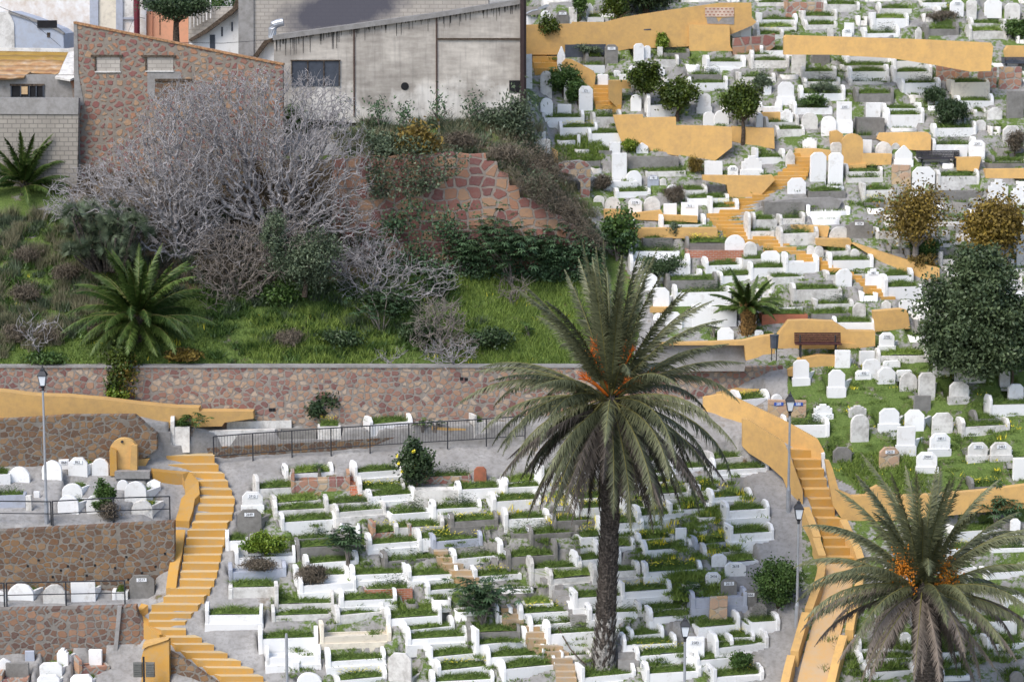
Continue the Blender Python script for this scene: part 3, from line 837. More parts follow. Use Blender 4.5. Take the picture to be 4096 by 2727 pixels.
# ------------------------------------------------------------------ mesh helpers
def link(name, me, mats, parent=None, loc=None):
    o = bpy.data.objects.new(name, me); C.objects.link(o)
    for m in (mats if isinstance(mats, (list, tuple)) else [mats]):
        if me and m and len(me.materials) < 8 and (m.name not in [x.name for x in me.materials]): me.materials.append(m)
    if parent: o.parent = parent
    if loc is not None: o.location = loc
    return o
def tag(o, label=None, cat=None, group=None, kind=None):
    if label: o['label'] = label
    if cat: o['category'] = cat
    if group: o['group'] = group
    if kind: o['kind'] = kind
    return o
def thing(name, label, cat, loc, group=None, rz=0):
    o = bpy.data.objects.new(name, None); C.objects.link(o); o.location = loc; o.rotation_euler.z = rz
    o.empty_display_size = .2
    return tag(o, label, cat, group)
def npmesh(name, V, faces, n, tint=None, mi=None):
    """V (k,3); faces (f,n) all with n corners"""
    me = bpy.data.meshes.new(name); V = np.asarray(V, np.float32); faces = np.asarray(faces, np.int32)
    me.vertices.add(len(V)); me.vertices.foreach_set('co', V.ravel())
    me.loops.add(faces.size); me.loops.foreach_set('vertex_index', faces.ravel())
    me.polygons.add(len(faces)); me.polygons.foreach_set('loop_start', np.arange(0, faces.size, n, dtype=np.int32))
    if mi is not None: me.polygons.foreach_set('material_index', np.asarray(mi, np.int32))
    me.update(calc_edges=True)
    if tint is not None:
        a = me.attributes.new('tint', 'FLOAT', 'POINT'); a.data.foreach_set('value', np.asarray(tint, np.float32))
    return me
class MB:
    """collects shapes and links them as one mesh"""
    def __init__(s): s.v = []; s.f = []
    def add(s, vs, fs):
        k = len(s.v); s.v += [tuple(x) for x in vs]; s.f += [tuple(i + k for i in f) for f in fs]; return s
    def box(s, x0, x1, y0, y1, z0, z1, j=0.0):
        q = [(x0, y0, z0), (x1, y0, z0), (x1, y1, z0), (x0, y1, z0), (x0, y0, z1), (x1, y0, z1), (x1, y1, z1), (x0, y1, z1)]
        if j: q = [(x + random.uniform(-j, j), y + random.uniform(-j, j), z + random.uniform(-j, j)) for x, y, z in q]
        return s.add(q, [(0, 3, 2, 1), (4, 5, 6, 7), (0, 1, 5, 4), (1, 2, 6, 5), (2, 3, 7, 6), (3, 0, 4, 7)])
    def prism(s, poly, off):
        """closed outline (3-D points) pushed along off"""
        n = len(poly); a = [Vector(p) for p in poly]; b = [p + Vector(off) for p in a]
        return s.add(a + b, [tuple(range(n)), tuple(range(2 * n - 1, n - 1, -1))] + [(i, i + n, (i + 1) % n + n, (i + 1) % n) for i in range(n)])
    def tube(s, pts, rad, sides=6, cap=True):
        pts = [Vector(p) for p in pts]; k0 = len(s.v); up = Vector((0.13, 0.21, 1))
        for i, p in enumerate(pts):
            d = (pts[min(i + 1, len(pts) - 1)] - pts[max(i - 1, 0)])
            d = d.normalized() if d.length > 1e-9 else Vector((0, 0, 1))
            a = d.cross(up); a = a.normalized() if a.length > 1e-4 else Vector((1, 0, 0)); b = d.cross(a)
            r = rad[i] if isinstance(rad, (list, tuple)) else rad
            for q in range(sides):
                t = 2 * math.pi * q / sides; s.v.append(tuple(p + a * (r * math.cos(t)) + b * (r * math.sin(t))))
        for i in range(len(pts) - 1):
            for q in range(sides):
                q2 = (q + 1) % sides; s.f.append((k0 + i * sides + q, k0 + i * sides + q2, k0 + (i + 1) * sides + q2, k0 + (i + 1) * sides + q))
        if cap:
            s.f.append(tuple(k0 + q for q in range(sides))[::-1]); e = k0 + (len(pts) - 1) * sides; s.f.append(tuple(e + q for q in range(sides)))
        return s
    def lathe(s, prof, c=(0, 0, 0), sides=8, rot=0):
        k0 = len(s.v)
        for r, z in prof:
            for q in range(sides):
                t = 2 * math.pi * q / sides + rot; s.v.append((c[0] + r * math.cos(t), c[1] + r * math.sin(t), c[2] + z))
        for i in range(len(prof) - 1):
            for q in range(sides):
                q2 = (q + 1) % sides; s.f.append((k0 + i * sides + q, k0 + i * sides + q2, k0 + (i + 1) * sides + q2, k0 + (i + 1) * sides + q))
        s.f.append(tuple(k0 + q for q in range(sides))[::-1]); e = k0 + (len(prof) - 1) * sides; s.f.append(tuple(e + q for q in range(sides)))
        return s
    def mesh(s, name):
        me = bpy.data.meshes.new(name); me.from_pydata(s.v, [], s.f); me.update(); return me
    def build(s, name, mat, parent=None, loc=None, fix=True):
        me = s.mesh(name)
        if fix:
            import bmesh
            b = bmesh.new(); b.from_mesh(me); bmesh.ops.recalc_face_normals(b, faces=b.faces); b.to_mesh(me); b.free()
        return link(name, me, mat, parent, loc)

# ------------------------------------------------------------------ the hillside
ZONES = [  # polygon in the picture, grass, dirt
 ([(-700, 640), (1500, 620), (2080, 600), (2420, 1000), (2560, 1100), (2560, 1470), (-700, 1470)], .62, .75),
 ([(-700, 640), (250, 700), (300, 1000), (900, 1180), (1750, 1110), (2420, 1110), (2560, 1200), (2560, 1470), (-700, 1470)], .70, .7),
 ([(250, 640), (1400, 640), (1650, 1100), (900, 1190), (330, 1060)], .12, .9),
 ([(1400, 470), (2130, 450), (2380, 900), (2300, 1000), (1900, 640), (1400, 640)], .50, .75),
 ([(3150, 1480), (4800, 1300), (4800, 2040), (3560, 2060), (3330, 1900), (3160, 1700)], .66, .62),
 ([(2100, -500), (4800, -500), (4800, 1300), (3150, 1480), (2700, 1400), (2460, 1000), (2080, 500)], .50, .30),
 ([(1000, 1900), (2900, 1900), (2900, 2800), (1150, 2800)], .47, .22),
 ([(690, 1760), (2010, 1740), (2010, 1850), (1700, 1880), (1250, 1900), (1000, 2000), (760, 2000)], 0.0, 0.02),
 ([(2800, 1760), (3150, 1960), (3230, 2100), (3230, 2800), (2960, 2800), (2960, 2200)], .06, .18),
 ([(760, 2000), (1000, 2000), (1010, 2300), (1100, 2800), (860, 2800), (700, 2500)], .03, .10),
 ([(-700, 1470), (960, 1500), (1200, 1720), (680, 1900), (-700, 1900)], .22, .2),
 ([(-700, 1870), (640, 1870), (600, 2760), (-700, 2800)], .16, .2),
 ([(3200, 2060), (4800, 2040), (4800, 2900), (3200, 2900)], .5, .3)]
def inpoly(x, y, poly):
    r = np.zeros(x.shape, bool); n = len(poly)
    for i in range(n):
        (x1, y1), (x2, y2) = poly[i], poly[(i + 1) % n]
        with np.errstate(divide='ignore', invalid='ignore'):
            c = ((y1 > y) != (y2 > y)) & (x < (x2 - x1) * (y - y1) / (y2 - y1 + 1e-12) + x1)
        r ^= c
    return r
us = np.arange(-640, 4760, 11.0); vs = np.arange(-460, 3090, 7.0)
UU, VV = np.meshgrid(us, vs)
YY = np.empty_like(UU)
for i, u in enumerate(us):
    cv, ci = column(u); YY[:, i] = 1 / np.interp(vs, cv, ci)
A = (UU - FW / 2) / F; B = (FH / 2 - VV) / F; T = YY / (CP + B * SP)
XX = A * T; ZZ = CAMZ + (-SP + B * CP) * T
bumpy = .05 * np.sin(XX * 2.1 + YY * 1.3) * np.sin(YY * 2.7 - XX * .7) + .03 * np.sin(XX * 5.3 + 1) * np.sin(YY * 4.7)
ZZ = ZZ + bumpy * .6
for g in GR + FILL:                         # level the ground under every grave
    l, w_, a0, b0 = g['fp']; th = g['th']; o = g['o']
    dx = XX - o.x; dy = YY - o.y
    lx = dx * math.cos(th) + dy * math.sin(th); ly = -dx * math.sin(th) + dy * math.cos(th)
    k = (lx > a0) & (lx < l - a0) & (ly > b0 - .1) & (ly < w_ + .08)
    ZZ[k] = np.minimum(ZZ[k], o.z - .02)
zone = np.zeros((*UU.shape, 4)); zone[..., 0] = .2; zone[..., 1] = .3; zone[..., 3] = 1
for poly, ga, da in ZONES:
    k = inpoly(UU, VV, poly); zone[k, 0] = ga; zone[k, 1] = da
nr, nc = UU.shape
idx = np.arange(nr * nc).reshape(nr, nc)
fq = np.stack([idx[1:, :-1], idx[1:, 1:], idx[:-1, 1:], idx[:-1, :-1]], -1).reshape(-1, 4)
me = npmesh('ground', np.stack([XX, YY, ZZ], -1).reshape(-1, 3), fq, 4)
ca = me.color_attributes.new('zone', 'FLOAT_COLOR', 'POINT'); ca.data.foreach_set('color', zone.reshape(-1).astype(np.float32))
me.polygons.foreach_set('use_smooth', np.ones(len(fq), bool))
ground = tag(link('ground', me, M['ground']), 'grey concrete and grassy hillside of the cemetery', kind='structure')
mb = MB(); mb.add([(-400, -300, -2), (400, -300, -2), (400, 96, -2), (-400, 96, -2)], [(0, 1, 2, 3)])
tag(mb.build('valley_floor', M['ground']), 'low ground at the foot of the hill', kind='structure')

# ------------------------------------------------------------------ walls
def anch(a):
    (u0, v0), (u1, v1) = a; return (u0, 1 / D(u0, v0)), (u1, 1 / D(u1, v1))
def front(pts, a, off=0.0):
    (u0, i0), (u1, i1) = a; out = []
    for u, v in pts:
        i = i0 + (i1 - i0) * (u - u0) / ((u1 - u0) or 1); out.append(P(u, v, 1 / i - off))
    return out
def wall_mesh(pts, a, th, off=0.0):
    m = MB(); m.prism(front(pts, a, off), (0, th, 0)); return m
def pwall(name, pts, a, th, mat, parent=None, off=0.0, label=None, cat=None, group=None):
    o = wall_mesh(pts, anch(a) if len(a[0]) == 2 and a[0][1] > 1 else a, th, off).build(name, mat, parent)
    if label: tag(o, label, cat or 'wall', group)
    return o
# long stone retaining wall across the middle
w = pwall('retaining_wall', [(-640, 1470), (0, 1470), (1000, 1470), (2000, 1466), (2560, 1468), (2600, 1475), (3000, 1470), (3130, 1462), (3150, 1560), (2900, 1640), (2480, 1700), (2000, 1740), (1000, 1760), (480, 1680), (-640, 1680)],
      dd(0, 106.7, 2900, 109.75), .5, M['stone_pink'], label='long pink field-stone retaining wall below the green slope', cat='wall')
k = MB(); a = dd(0, 106.7, 2900, 109.75)
for (u0, u1) in ((-640, 560), (560, 1500), (1500, 2560)):
    q = front([(u0, 1462), (u1, 1462), (u1, 1471), (u0, 1471)], a, .05); k.prism(q, (0, .6, 0))
k.build('coping', M['cw'], w)
hole = MB()
for (x, y) in ((175, 660), (205, 660), (1810, 395), (1850, 400)):
    hole.prism(front(z4(M2, [(x - 14, y - 14), (x + 14, y - 14), (x + 14, y + 14), (x - 14, y + 14)]), a, .01), (0, .05, 0))
hole.build('drain_hole', M['dark'], w)
pwall('retaining_wall', z4(M3, [(1150, 118), (2088, 100), (2110, 240), (2090, 330), (1270, 330), (1150, 330)]), dd(2560, 109.3, 3000, 109.2), .4, M['cw'],
      label='smooth grey cement wall panel right of the tall palm', cat='wall')
# upper red stone wall
pwall('ruined_wall', [(1330, 640), (1420, 634), (1430, 622), (1560, 628), (1640, 612), (1700, 620), (1800, 610), (1880, 620), (1942, 616), (1948, 646), (1988, 650), (1994, 684), (2034, 700), (2038, 742), (2074, 748), (2080, 792), (2128, 800), (2150, 822), (2188, 826), (2204, 858), (2246, 868), (2262, 892), (2300, 904), (2318, 942), (2362, 958), (2372, 986), (2420, 996), (2430, 1120), (1330, 1120)],
      dd(1450, 115.3, 2400, 116.2), .7, M['stone_red'], label='ruined wall of big red stones overgrown with castor plants', cat='wall')
pwall('ruined_wall', z4(T3, [(500, 1410), (560, 1395), (690, 1378), (745, 1390), (775, 1420), (775, 1568), (765, 1760), (690, 1720), (690, 1568), (640, 1500), (520, 1470)]),
      [(2240, 790), (2360, 790)], .6, M['s'], label='broken stub of rubble wall beside the yellow steps', cat='wall')
pwall('rubble_pile', z4(T3, [(500, 1405), (560, 1388), (690, 1376), (680, 1420), (600, 1470), (520, 1470)]), [(2240, 780), (2360, 780)], .9, M['cw'], off=.15,
      label='broken slab of grey masonry on the stub wall', cat='rubble')

# left terraces
wa = [(M1, [(-300, 760), (235, 735), (560, 712), (1150, 708), (1340, 870), (1340, 1000), (1150, 1130), (560, 1180), (-300, 1220)])]
pwall('retaining_wall', z4(M1, wa[0][1]), dd(0, 103.7, 600, 104.9), .5, M['stone_brown'], label='upper brown stone terrace wall behind the yellow niche', cat='wall')
w = pwall('retaining_wall', z4(B1, [(-600, 285), (60, 275), (300, 262), (1400, 205), (1490, 200), (1492, 520), (1400, 790), (1380, 900), (-600, 900)]), dd(0, 99.2, 600, 99.8), .5, M['stone_brown'],
      label='middle brown stone terrace wall with drain holes', cat='wall')
h = MB(); a = dd(0, 99.2, 600, 99.8)
for x, y in ((330, 525), (237, 575), (580, 577), (695, 512), (812, 568), (985, 592), (1080, 497), (1412, 470), (1330, 580), (1215, 635), (1098, 690), (740, 655), (450, 668), (520, 612)):
    h.prism(front(z4(B1, [(x - 9, y - 9), (x + 9, y - 9), (x + 9, y + 9), (x - 9, y + 9)]), a, .02), (0, .05, 0))
h.build('drain_hole', M['dark'], w)
a = dd(0, 97.3, 600, 97.6)
w = pwall('retaining_wall', z4(B1, [(-600, 955), (0, 950), (1000, 930), (1160, 920), (1180, 1000), (1340, 1195), (1430, 1230), (1430, 1568), (1430, 1700), (-600, 1700)]), a, .5,
      stone('mixed_field_stone', [(.17, .09, .06), (.27, .145, .085), (.125, .07, .055), (.32, .18, .11), (.22, .13, .095), (.175, .115, .085)], (.215, .197, .175), 3.6, .11, 1.2, .06, rad=.65, warp=.7),
      label='lowest stone terrace wall with a thin cement pilaster', cat='wall')
pb = MB(); pb.prism(front(z4(B1, [(1005, 920), (1040, 920), (990, 1450), (955, 1450)]), a, .12), (0, .2, 0)); pb.build('pilaster', M['cw'], w)
# low stone wall under the railing
pwall('retaining_wall', z4(M1, [(1460, 1000), (1830, 985), (2353, 960), (3000, 920), (3600, 880), (4300, 860), (4300, 1000), (3300, 1050), (2353, 1120), (1460, 1120)]), dd(690, 106.2, 2000, 107.75), .35,
      M['stone_brown'], label='low stone kerb wall under the long iron railing', cat='wall')
pwall('cement_wall', z4(M1, [(1455, 800), (1600, 800), (1600, 860), (1830, 840), (2353, 828), (2353, 960), (1830, 985), (1455, 1010)]), dd(690, 106.2, 1100, 107.2), .3, M['o'],
      label='whitewashed cement step above the railing', cat='wall')
pwall('cement_wall', z4(M1, [(1180, 985), (1320, 850), (1460, 850), (1460, 1090), (1180, 1090)]), dd(540, 105.0, 690, 105.7), .5, M['cw'], label='grey cement block beside the yellow niche', cat='wall')

# left yellow ramp bank and niche
pwall('yellow_bank', z4(M1, [(-500, 500), (0, 502), (300, 540), (560, 545), (900, 575), (1180, 610), (1500, 640), (1700, 645), (1705, 675), (2165, 675), (2170, 735), (1920, 770), (1900, 800), (1450, 815), (1290, 815), (1150, 720), (560, 735), (-500, 780)]),
      dd(0, 104.3, 1000, 107.1), .8, M['y'], label='long yellow painted bank under the pink stone wall', cat='wall')
n = thing('niche', 'yellow arched fountain niche beside the left stairs', 'niche', G0(495, 1895))
a = [(440, 1895), (550, 1895)]
arch = lambda cx, cy, rx, ry, k=12: [(cx + rx * math.cos(math.pi * i / k), cy - ry * math.sin(math.pi * i / k)) for i in range(k + 1)][::-1]
def loc_wall(name, pts, a, th, mat, parent, off=0.0):
    o = wall_mesh(pts, anch(a), th, off).build(name, mat, None)
    me = o.data; v = Vector(parent.location); 
    me.transform(__import__('mathutils').Matrix.Translation(-v)); o.parent = parent; return o
loc_wall('back_panel', z4(M1, [(940, 1220)] + arch(1055, 1010, 118, 105) + [(1172, 1180)]), a, .35, M['y'], n)
loc_wall('side_cheek', z4(M1, [(940, 1225), (940, 985), (995, 1010), (1000, 1225)]), a, .3, M['ys'], n, off=.25)
loc_wall('side_cheek', z4(M1, [(1110, 1185), (1125, 965), (1172, 965), (1172, 1180)]), a, .3, M['y'], n, off=.2)
loc_wall('basin', z4(M1, [(980, 1190), (1280, 1190), (1280, 1250), (980, 1250)]), a, .5, M['cw'], n, off=.55)
hb = MB(); q = G0(487, 1895); hb.lathe([(.06, -.02), (.06, .05)], (0, -.02, 0), 10); o = hb.build('spout', M['iron'], n); o.location = P(1045 / Z, 1330 + 928 / Z, D(495, 1895) - .02) - Vector(n.location); o.rotation_euler.x = R(90)
pwall('yellow_wall', z4(M1, [(1165, 1085), (1280, 1078), (1260, 1110), (1245, 1140), (1150, 1140)]), [(540, 1863), (600, 1863)], .4, M['y'], label='short yellow ledge right of the arched niche', cat='wall')

# ------------------------------------------------------------------ stairs
def ip(poly, v):
    p = sorted(poly, key=lambda q: q[1]); return float(np.interp(v, [q[1] for q in p], [q[0] for q in p]))
def stairs(label, left, right, v0, v1, dv, riser=None, tread=None):
    riser = riser or M['ys']; tread = tread or M['yt']
    ub = (ip(left, v1) + ip(right, v1)) / 2; root = thing('staircase', label, 'stairs', G0(ub, v1)); v = v1; c = Vector(root.location)
    while v > v0:
        uL, uR = ip(left, v), ip(right, v); uc = (uL + uR) / 2; d = D(uc, v); d2 = D((ip(left, v - dv) + ip(right, v - dv)) / 2, v - dv) + .25
        zb = P(uc, v, d).z - .25; zt = P(uc, v - dv, D(uc, v - dv)).z + .03
        xl, xr = P(uL, v, d).x - c.x, P(uR, v, d).x - c.x
        xl2 = P(ip(left, v - dv), v - dv, d2).x - c.x; xr2 = P(ip(right, v - dv), v - dv, d2).x - c.x
        y0, y1 = d - c.y, d2 - c.y; zb -= c.z; zt -= c.z; jj = lambda: random.uniform(-.02, .02)
        V = [(xl, y0, zb), (xr, y0, zb), (xr2, y1, zb), (xl2, y1, zb), (xl + jj(), y0 + .02, zt + jj()), (xr + jj(), y0 + .02, zt + jj()), (xr2, y1, zt), (xl2, y1, zt)]
        me = bpy.data.meshes.new('step'); me.from_pydata(V, [], [(4, 5, 6, 7), (0, 1, 5, 4), (1, 2, 6, 5), (2, 3, 7, 6), (3, 0, 4, 7)])
        me.materials.append(riser); me.materials.append(tread); me.polygons[0].material_index = 1
        o = link('step', me, None, root); v -= dv
    return root
def ribbon(pts, h, th, root, name, mat, sink=.4):
    w = [G0(u, v) for u, v in pts]; c = Vector(root.location) if root else Vector(); m = MB(); n_ = len(w); vs = []
    for i, p in enumerate(w):
        t = (w[min(i + 1, n_ - 1)] - w[max(i - 1, 0)]); t.z = 0; t.normalize(); s = Vector((-t.y, t.x, 0)) * th / 2
        hh = h[i] if isinstance(h, (list, tuple)) else h
        for q in (s, -s): vs += [p + q - c + Vector((0, 0, -sink)), p + q - c + Vector((0, 0, hh))]
    fs = [(0, 1, 3, 2), tuple(4 * (n_ - 1) + i for i in (0, 2, 3, 1))]
    for i in range(n_ - 1):
        a, b = 4 * i, 4 * (i + 1); fs += [(a, b, b + 1, a + 1), (a + 2, a + 3, b + 3, b + 2), (a + 1, b + 1, b + 3, a + 3)]
    m.add(vs, fs); return m.build(name, mat, root)
LS = z4(M1, [(1320, 1130), (1500, 1210), (1640, 1235), (1680, 1290), (1710, 1370), (1720, 1440)]) + z4(B1, [(1720, 20), (1690, 130), (1650, 250), (1605, 330), (1590, 400), (1570, 500), (1560, 600), (1545, 700), (1535, 770), (1420, 850), (1400, 900), (1300, 960), (1275, 1030), (1255, 1090), (1300, 1130), (1400, 1190)])
RS = z4(M1, [(1835, 1130), (1850, 1170), (1895, 1210), (1940, 1285), (1960, 1350), (2005, 1430), (2010, 1500)]) + z4(B1, [(2005, 80), (1985, 190), (1940, 270), (1920, 340), (1920, 400), (1890, 540), (1865, 640), (1845, 720), (1815, 790), (1750, 890), (1720, 935), (1650, 1010), (1600, 1080), (1570, 1140), (1600, 1190)])
st = stairs('ochre yellow stairs curving down between the left terraces and graves', LS, RS, 1850, 2545, 33)
ribbon(z4(M1, [(1300, 1230), (1480, 1250), (1590, 1260), (1640, 1330), (1650, 1440)]) + z4(B1, [(1610, 60), (1590, 160), (1560, 250)]), .32, .62, st, 'parapet', M['ys'])
ribbon(z4(B1, [(1545, 330), (1530, 430), (1515, 540), (1490, 640), (1475, 740), (1465, 830)]), .34, .42, st, 'parapet', M['ys'])
ribbon(z4(B1, [(1240, 960), (1180, 1060), (1290, 1130), (1400, 1215)]), .30, .42, st, 'parapet', M['ys'])
LS2 = z4(B1, [(1400, 1180), (1450, 1260), (1545, 1340), (1670, 1420), (1780, 1500), (1900, 1580), (2020, 1660), (2140, 1740)])
RS2 = z4(B1, [(1600, 1150), (1670, 1190), (1770, 1270), (1890, 1340), (2010, 1410), (2140, 1480), (2210, 1540), (2330, 1620), (2450, 1740)])
st2 = stairs('lower flight of ochre yellow steps turning right at the bottom left', LS2, RS2, 2555, 2790, 31)
pwall('stair_side', z4(B1, [(1440, 1300), (1545, 1360), (1670, 1440), (1780, 1520), (1900, 1600), (1900, 1720), (1440, 1720)]), [(676, 2700), (890, 2760)], .3, M['stone_brown'], label='stone side wall under the lower yellow steps', cat='wall')
n = thing('gate_pier', 'yellow round-shouldered pier at the turn of the left stairs', 'pier', G0(625, 2720))
a = [(570, 2715), (676, 2715)]
loc_wall('pier_body', z4(B1, [(1210, 1600), (1210, 1360), (1225, 1300), (1265, 1250), (1340, 1225), (1445, 1215), (1450, 1600)]), a, .5, M['ys'], n, off=.25)
loc_wall('pier_cap', z4(B1, [(1215, 1290), (1225, 1240), (1350, 1215), (1440, 1205), (1340, 1238), (1262, 1262)]), a, .55, M['y'], n, off=.35)

# right stairs
M['yo'] = paint('faded_orange_paint', (.44, .26, .10), (.34, .29, .22), .30, 7.0); M['yt2'] = paint('bare_worn_tread', (.50, .37, .23), (.40, .35, .29), .3, 7.0)
LR = z4(M4, [(345, 1040), (360, 1080), (380, 1150), (450, 1330), (490, 1450), (540, 1568)]) + z4(B4, [(530, 60), (590, 240), (640, 430), (652, 560)])
RR = z4(M4, [(590, 1040), (600, 1110), (640, 1230), (700, 1440), (725, 1568)]) + z4(B4, [(735, 60), (800, 240), (880, 430), (915, 560)])
sr = stairs('orange yellow stairs with thick parapets right of the tall palm', LR, RR, 1815, 2262, 39, M['ys'], M['y'])
def ramp_mesh(name, left, right, v0, v1, mat, root, lift=.06):
    m = MB(); c = Vector(root.location); vs = []; n_ = 8
    for i in range(n_):
        v = v0 + (v1 - v0) * i / (n_ - 1)
        for poly in (left, right):
            u = ip(poly, v); p = G0(u, v); vs += [p - c + Vector((0, 0, lift)), p - c + Vector((0, 0, -.4))]
    fs = []
    for i in range(n_ - 1):
        a, b = 4 * i, 4 * (i + 1); fs += [(a, a + 2, b + 2, b), (a, b, b + 1, a + 1), (a + 2, a + 3, b + 3, b + 2)]
    fs += [(0, 1, 3, 2), tuple(4 * (n_ - 1) + i for i in (0, 2, 3, 1))]
    m.add(vs, fs); return m.build(name, mat, root)
M['yr'] = paint('worn_orange_ramp', (.58, .36, .15), (.50, .38, .25), .24, 7.0)
rl = z4(B4, [(652, 560), (590, 900), (500, 1250), (420, 1568), (380, 1800)]); rr = z4(B4, [(915, 560), (860, 900), (760, 1250), (690, 1568), (640, 1800)])
rp = thing('ramp', 'worn orange ramp going down behind the right palm', 'ramp', G0(3260, 2500))
ramp_mesh('ramp_slab', rl, rr, 2255, 2590, M['yr'], rp, .08); ramp_mesh('ramp_slab', rl, rr, 2580, 2850, M['yr'], rp, .22)
AW = [(2820, 1680), (3160, 1900)]
pwall('parapet', [(2813, 1590), (2896, 1576), (2945, 1592), (3137, 1682), (3272, 1757), (3296, 1802), (3302, 1845), (3276, 1858), (3160, 1836), (3120, 1850), (2980, 1790), (2860, 1710), (2813, 1660)], dd(2813, 108.6, 3290, 104.9), .35, M['y'], label='back parapet of the orange stairs sweeping up to the stone wall', cat='wall')
pwall('parapet', [(2970, 1676), (2990, 1678), (3137, 1768), (3162, 1826), (3211, 1961), (3212, 2070), (3192, 2070), (3164, 1998), (3132, 1912), (3076, 1862), (2996, 1812), (2970, 1785)], dd(2813, 107.6, 3205, 103.0), .35, M['y'], label='front parapet of the orange stairs behind the tall lamp', cat='wall')
pwall('parapet', z4(M4, [(622, 1040), (650, 1030), (655, 1200), (630, 1240)]), dd(3290, 104.6), .3, M['w'], label='short white post at the bend of the orange stairs', cat='post')
pwall('yellow_wall', z4(M4, [(652, 1095), (690, 1100), (715, 1160), (770, 1350), (880, 1400), (1000, 1395), (1035, 1345), (1100, 1312), (1160, 1345), (1290, 1400), (1660, 1380), (2000, 1350), (2353, 1305), (2900, 1240), (2900, 1500), (2353, 1500), (1750, 1560), (1050, 1620), (800, 1600), (720, 1480)]),
      dd(3330, 102.2, 4096, 101.8), .4, M['y'], label='long yellow wall behind the right palm', cat='wall')
for i, (pts, hs) in enumerate((([(3222, 2095), (3250, 2150), (3268, 2195)], [.75, .6, .55]), ([(3264, 2212), (3276, 2240), (3288, 2275)], [.7, .6, .6]), ([(3288, 2302), (3282, 2345), (3268, 2395), (3250, 2445), (3234, 2488)], .6), ([(3222, 2508), (3206, 2562), (3190, 2620), (3177, 2664)], .65), ([(3164, 2685), (3150, 2740), (3130, 2830)], .7))):
    o = ribbon(pts, hs, .34, None, 'parapet', M['y']); tag(o, ['first', 'second', 'third', 'fourth', 'lowest'][i] + ' stepped parapet piece down the left side of the ramp', 'wall', 'stepped parapets of the ramp')
for i, (pts, hs) in enumerate((([(3372, 2130), (3400, 2190), (3428, 2245), (3446, 2300)], .6), ([(3442, 2320), (3432, 2400), (3410, 2490), (3396, 2570)], .55), ([(3372, 2600), (3345, 2690), (3322, 2790)], .65))):
    o = ribbon(pts, hs, .34, None, 'parapet', M['y']); tag(o, ['upper', 'middle', 'lower'][i] + ' right parapet of the ramp behind the palm fronds', 'wall', 'stepped parapets of the ramp')

# small orange steps among the graves
stairs('narrow orange steps beside the foot of the tall palm', z4(B3, [(200, 1080), (230, 1240), (385, 1330), (470, 1430), (490, 1700)]), z4(B3, [(285, 1080), (445, 1250), (570, 1320), (640, 1440), (670, 1700)]), 2505, 2760, 26, M['yo'], M['yt2'])
stairs('narrow orange steps winding between the middle graves', z4(B2, [(1540, 140), (1575, 520), (1770, 700)]), z4(B2, [(1620, 140), (1700, 520), (1960, 700)]), 2225, 2330, 26, M['yo'], M['yt2'])
stairs('narrow orange steps under the big castor plant', z4(B2, [(2150, 950), (2160, 1080)]), z4(B2, [(2290, 950), (2345, 1080)]), 2440, 2500, 24, M['yo'], M['yt2'])
stairs('grey cement steps left of the tall palm', z4(B3, [(320, 680), (400, 760), (600, 1000)]), z4(B3, [(440, 680), (560, 800), (740, 1040)]), 2320, 2480, 24, M['cw'], M['cw'])
stairs('grey cement steps right of the tall palm foot', z4(B3, [(1000, 1200), (1010, 1420)]), z4(B3, [(1080, 1200), (1190, 1420)]), 2560, 2665, 30, M['cw'], M['cw'])
stairs('small red brick steps below the rose bush', z4(M2, [(850, 1245), (860, 1420)]), z4(M2, [(895, 1245), (965, 1420)]), 1915, 1995, 18, M['r'], M['r'])

# ------------------------------------------------------------------ yellow walls of the upper hill
for t, pts, a, lb in YW:
    q = z4(t, pts)
    if a is None:
        lo = max(p[1] for p in q); l = min(q, key=lambda p: p[0] - .3 * p[1]); r_ = max(q, key=lambda p: p[0] + .3 * p[1])
        a = ((l[0], 1 / D(l[0], l[1])), (r_[0], 1 / D(r_[0], r_[1]))) if abs(l[0] - r_[0]) > 30 else dd(l[0], D(l[0], lo))
    (u0_, i0_), (u1_, i1_) = a; ln = lambda u: i0_ + (i1_ - i0_) * (u - u0_) / ((u1_ - u0_) or 1)
    if lb[:7] not in ('highest', 'very lo'): k_ = max(0, max(1 / D(u, v - 6) - ln(u) for u, v in q)); a = ((u0_, i0_ + k_), (u1_, i1_ + k_))
    o = pwall('yellow_wall', q, a, .6, M['y'], label=lb, cat='wall')
    if 'lattice' in lb and 'highest' in lb:
        pwall('lattice_panel', z4(T3, [(1755, 66), (2003, 66), (2003, 145), (1755, 145)]), a, .06, blocks('lattice', (.30, .12, .09), (.36, .17, .12), (.62, .50, .40), .22, .16, .05), o, off=.04)
        pwall('bare_patch', z4(T3, [(1765, 148), (1850, 150), (1870, 190), (1900, 155), (2003, 148), (2003, 212), (1775, 205)]), a, .04, M['cw'], o, off=.02)
n = thing('yellow_arch', 'tall round-headed yellow panel above the winding steps', 'niche', G0(3415, 665))
a = [(3370, 662), (3460, 662)]
loc_wall('arch_panel', z4(T4, [(800, 1420)] + arch(888, 1215, 88, 70) + [(976, 1420)]), a, .3, M['y'], n)
loc_wall('arch_base', z4(T4, [(800, 1420), (1000, 1400), (1005, 1440), (850, 1445)]), a, .45, M['y'], n, off=.1)
stairs('upper left yellow steps beside the concrete building', z4(T3, [(270, 430), (280, 540), (300, 640)]), z4(T3, [(500, 430), (490, 560), (500, 640)]), 205, 300, 24, M['ys'], M['y'])
stairs('short flight of yellow steps left of the yellow pier', z4(T3, [(800, 760), (800, 860), (820, 940)]), z4(T3, [(930, 740), (970, 870), (1040, 940)]), 355, 438, 16, M['ys'], M['y'])
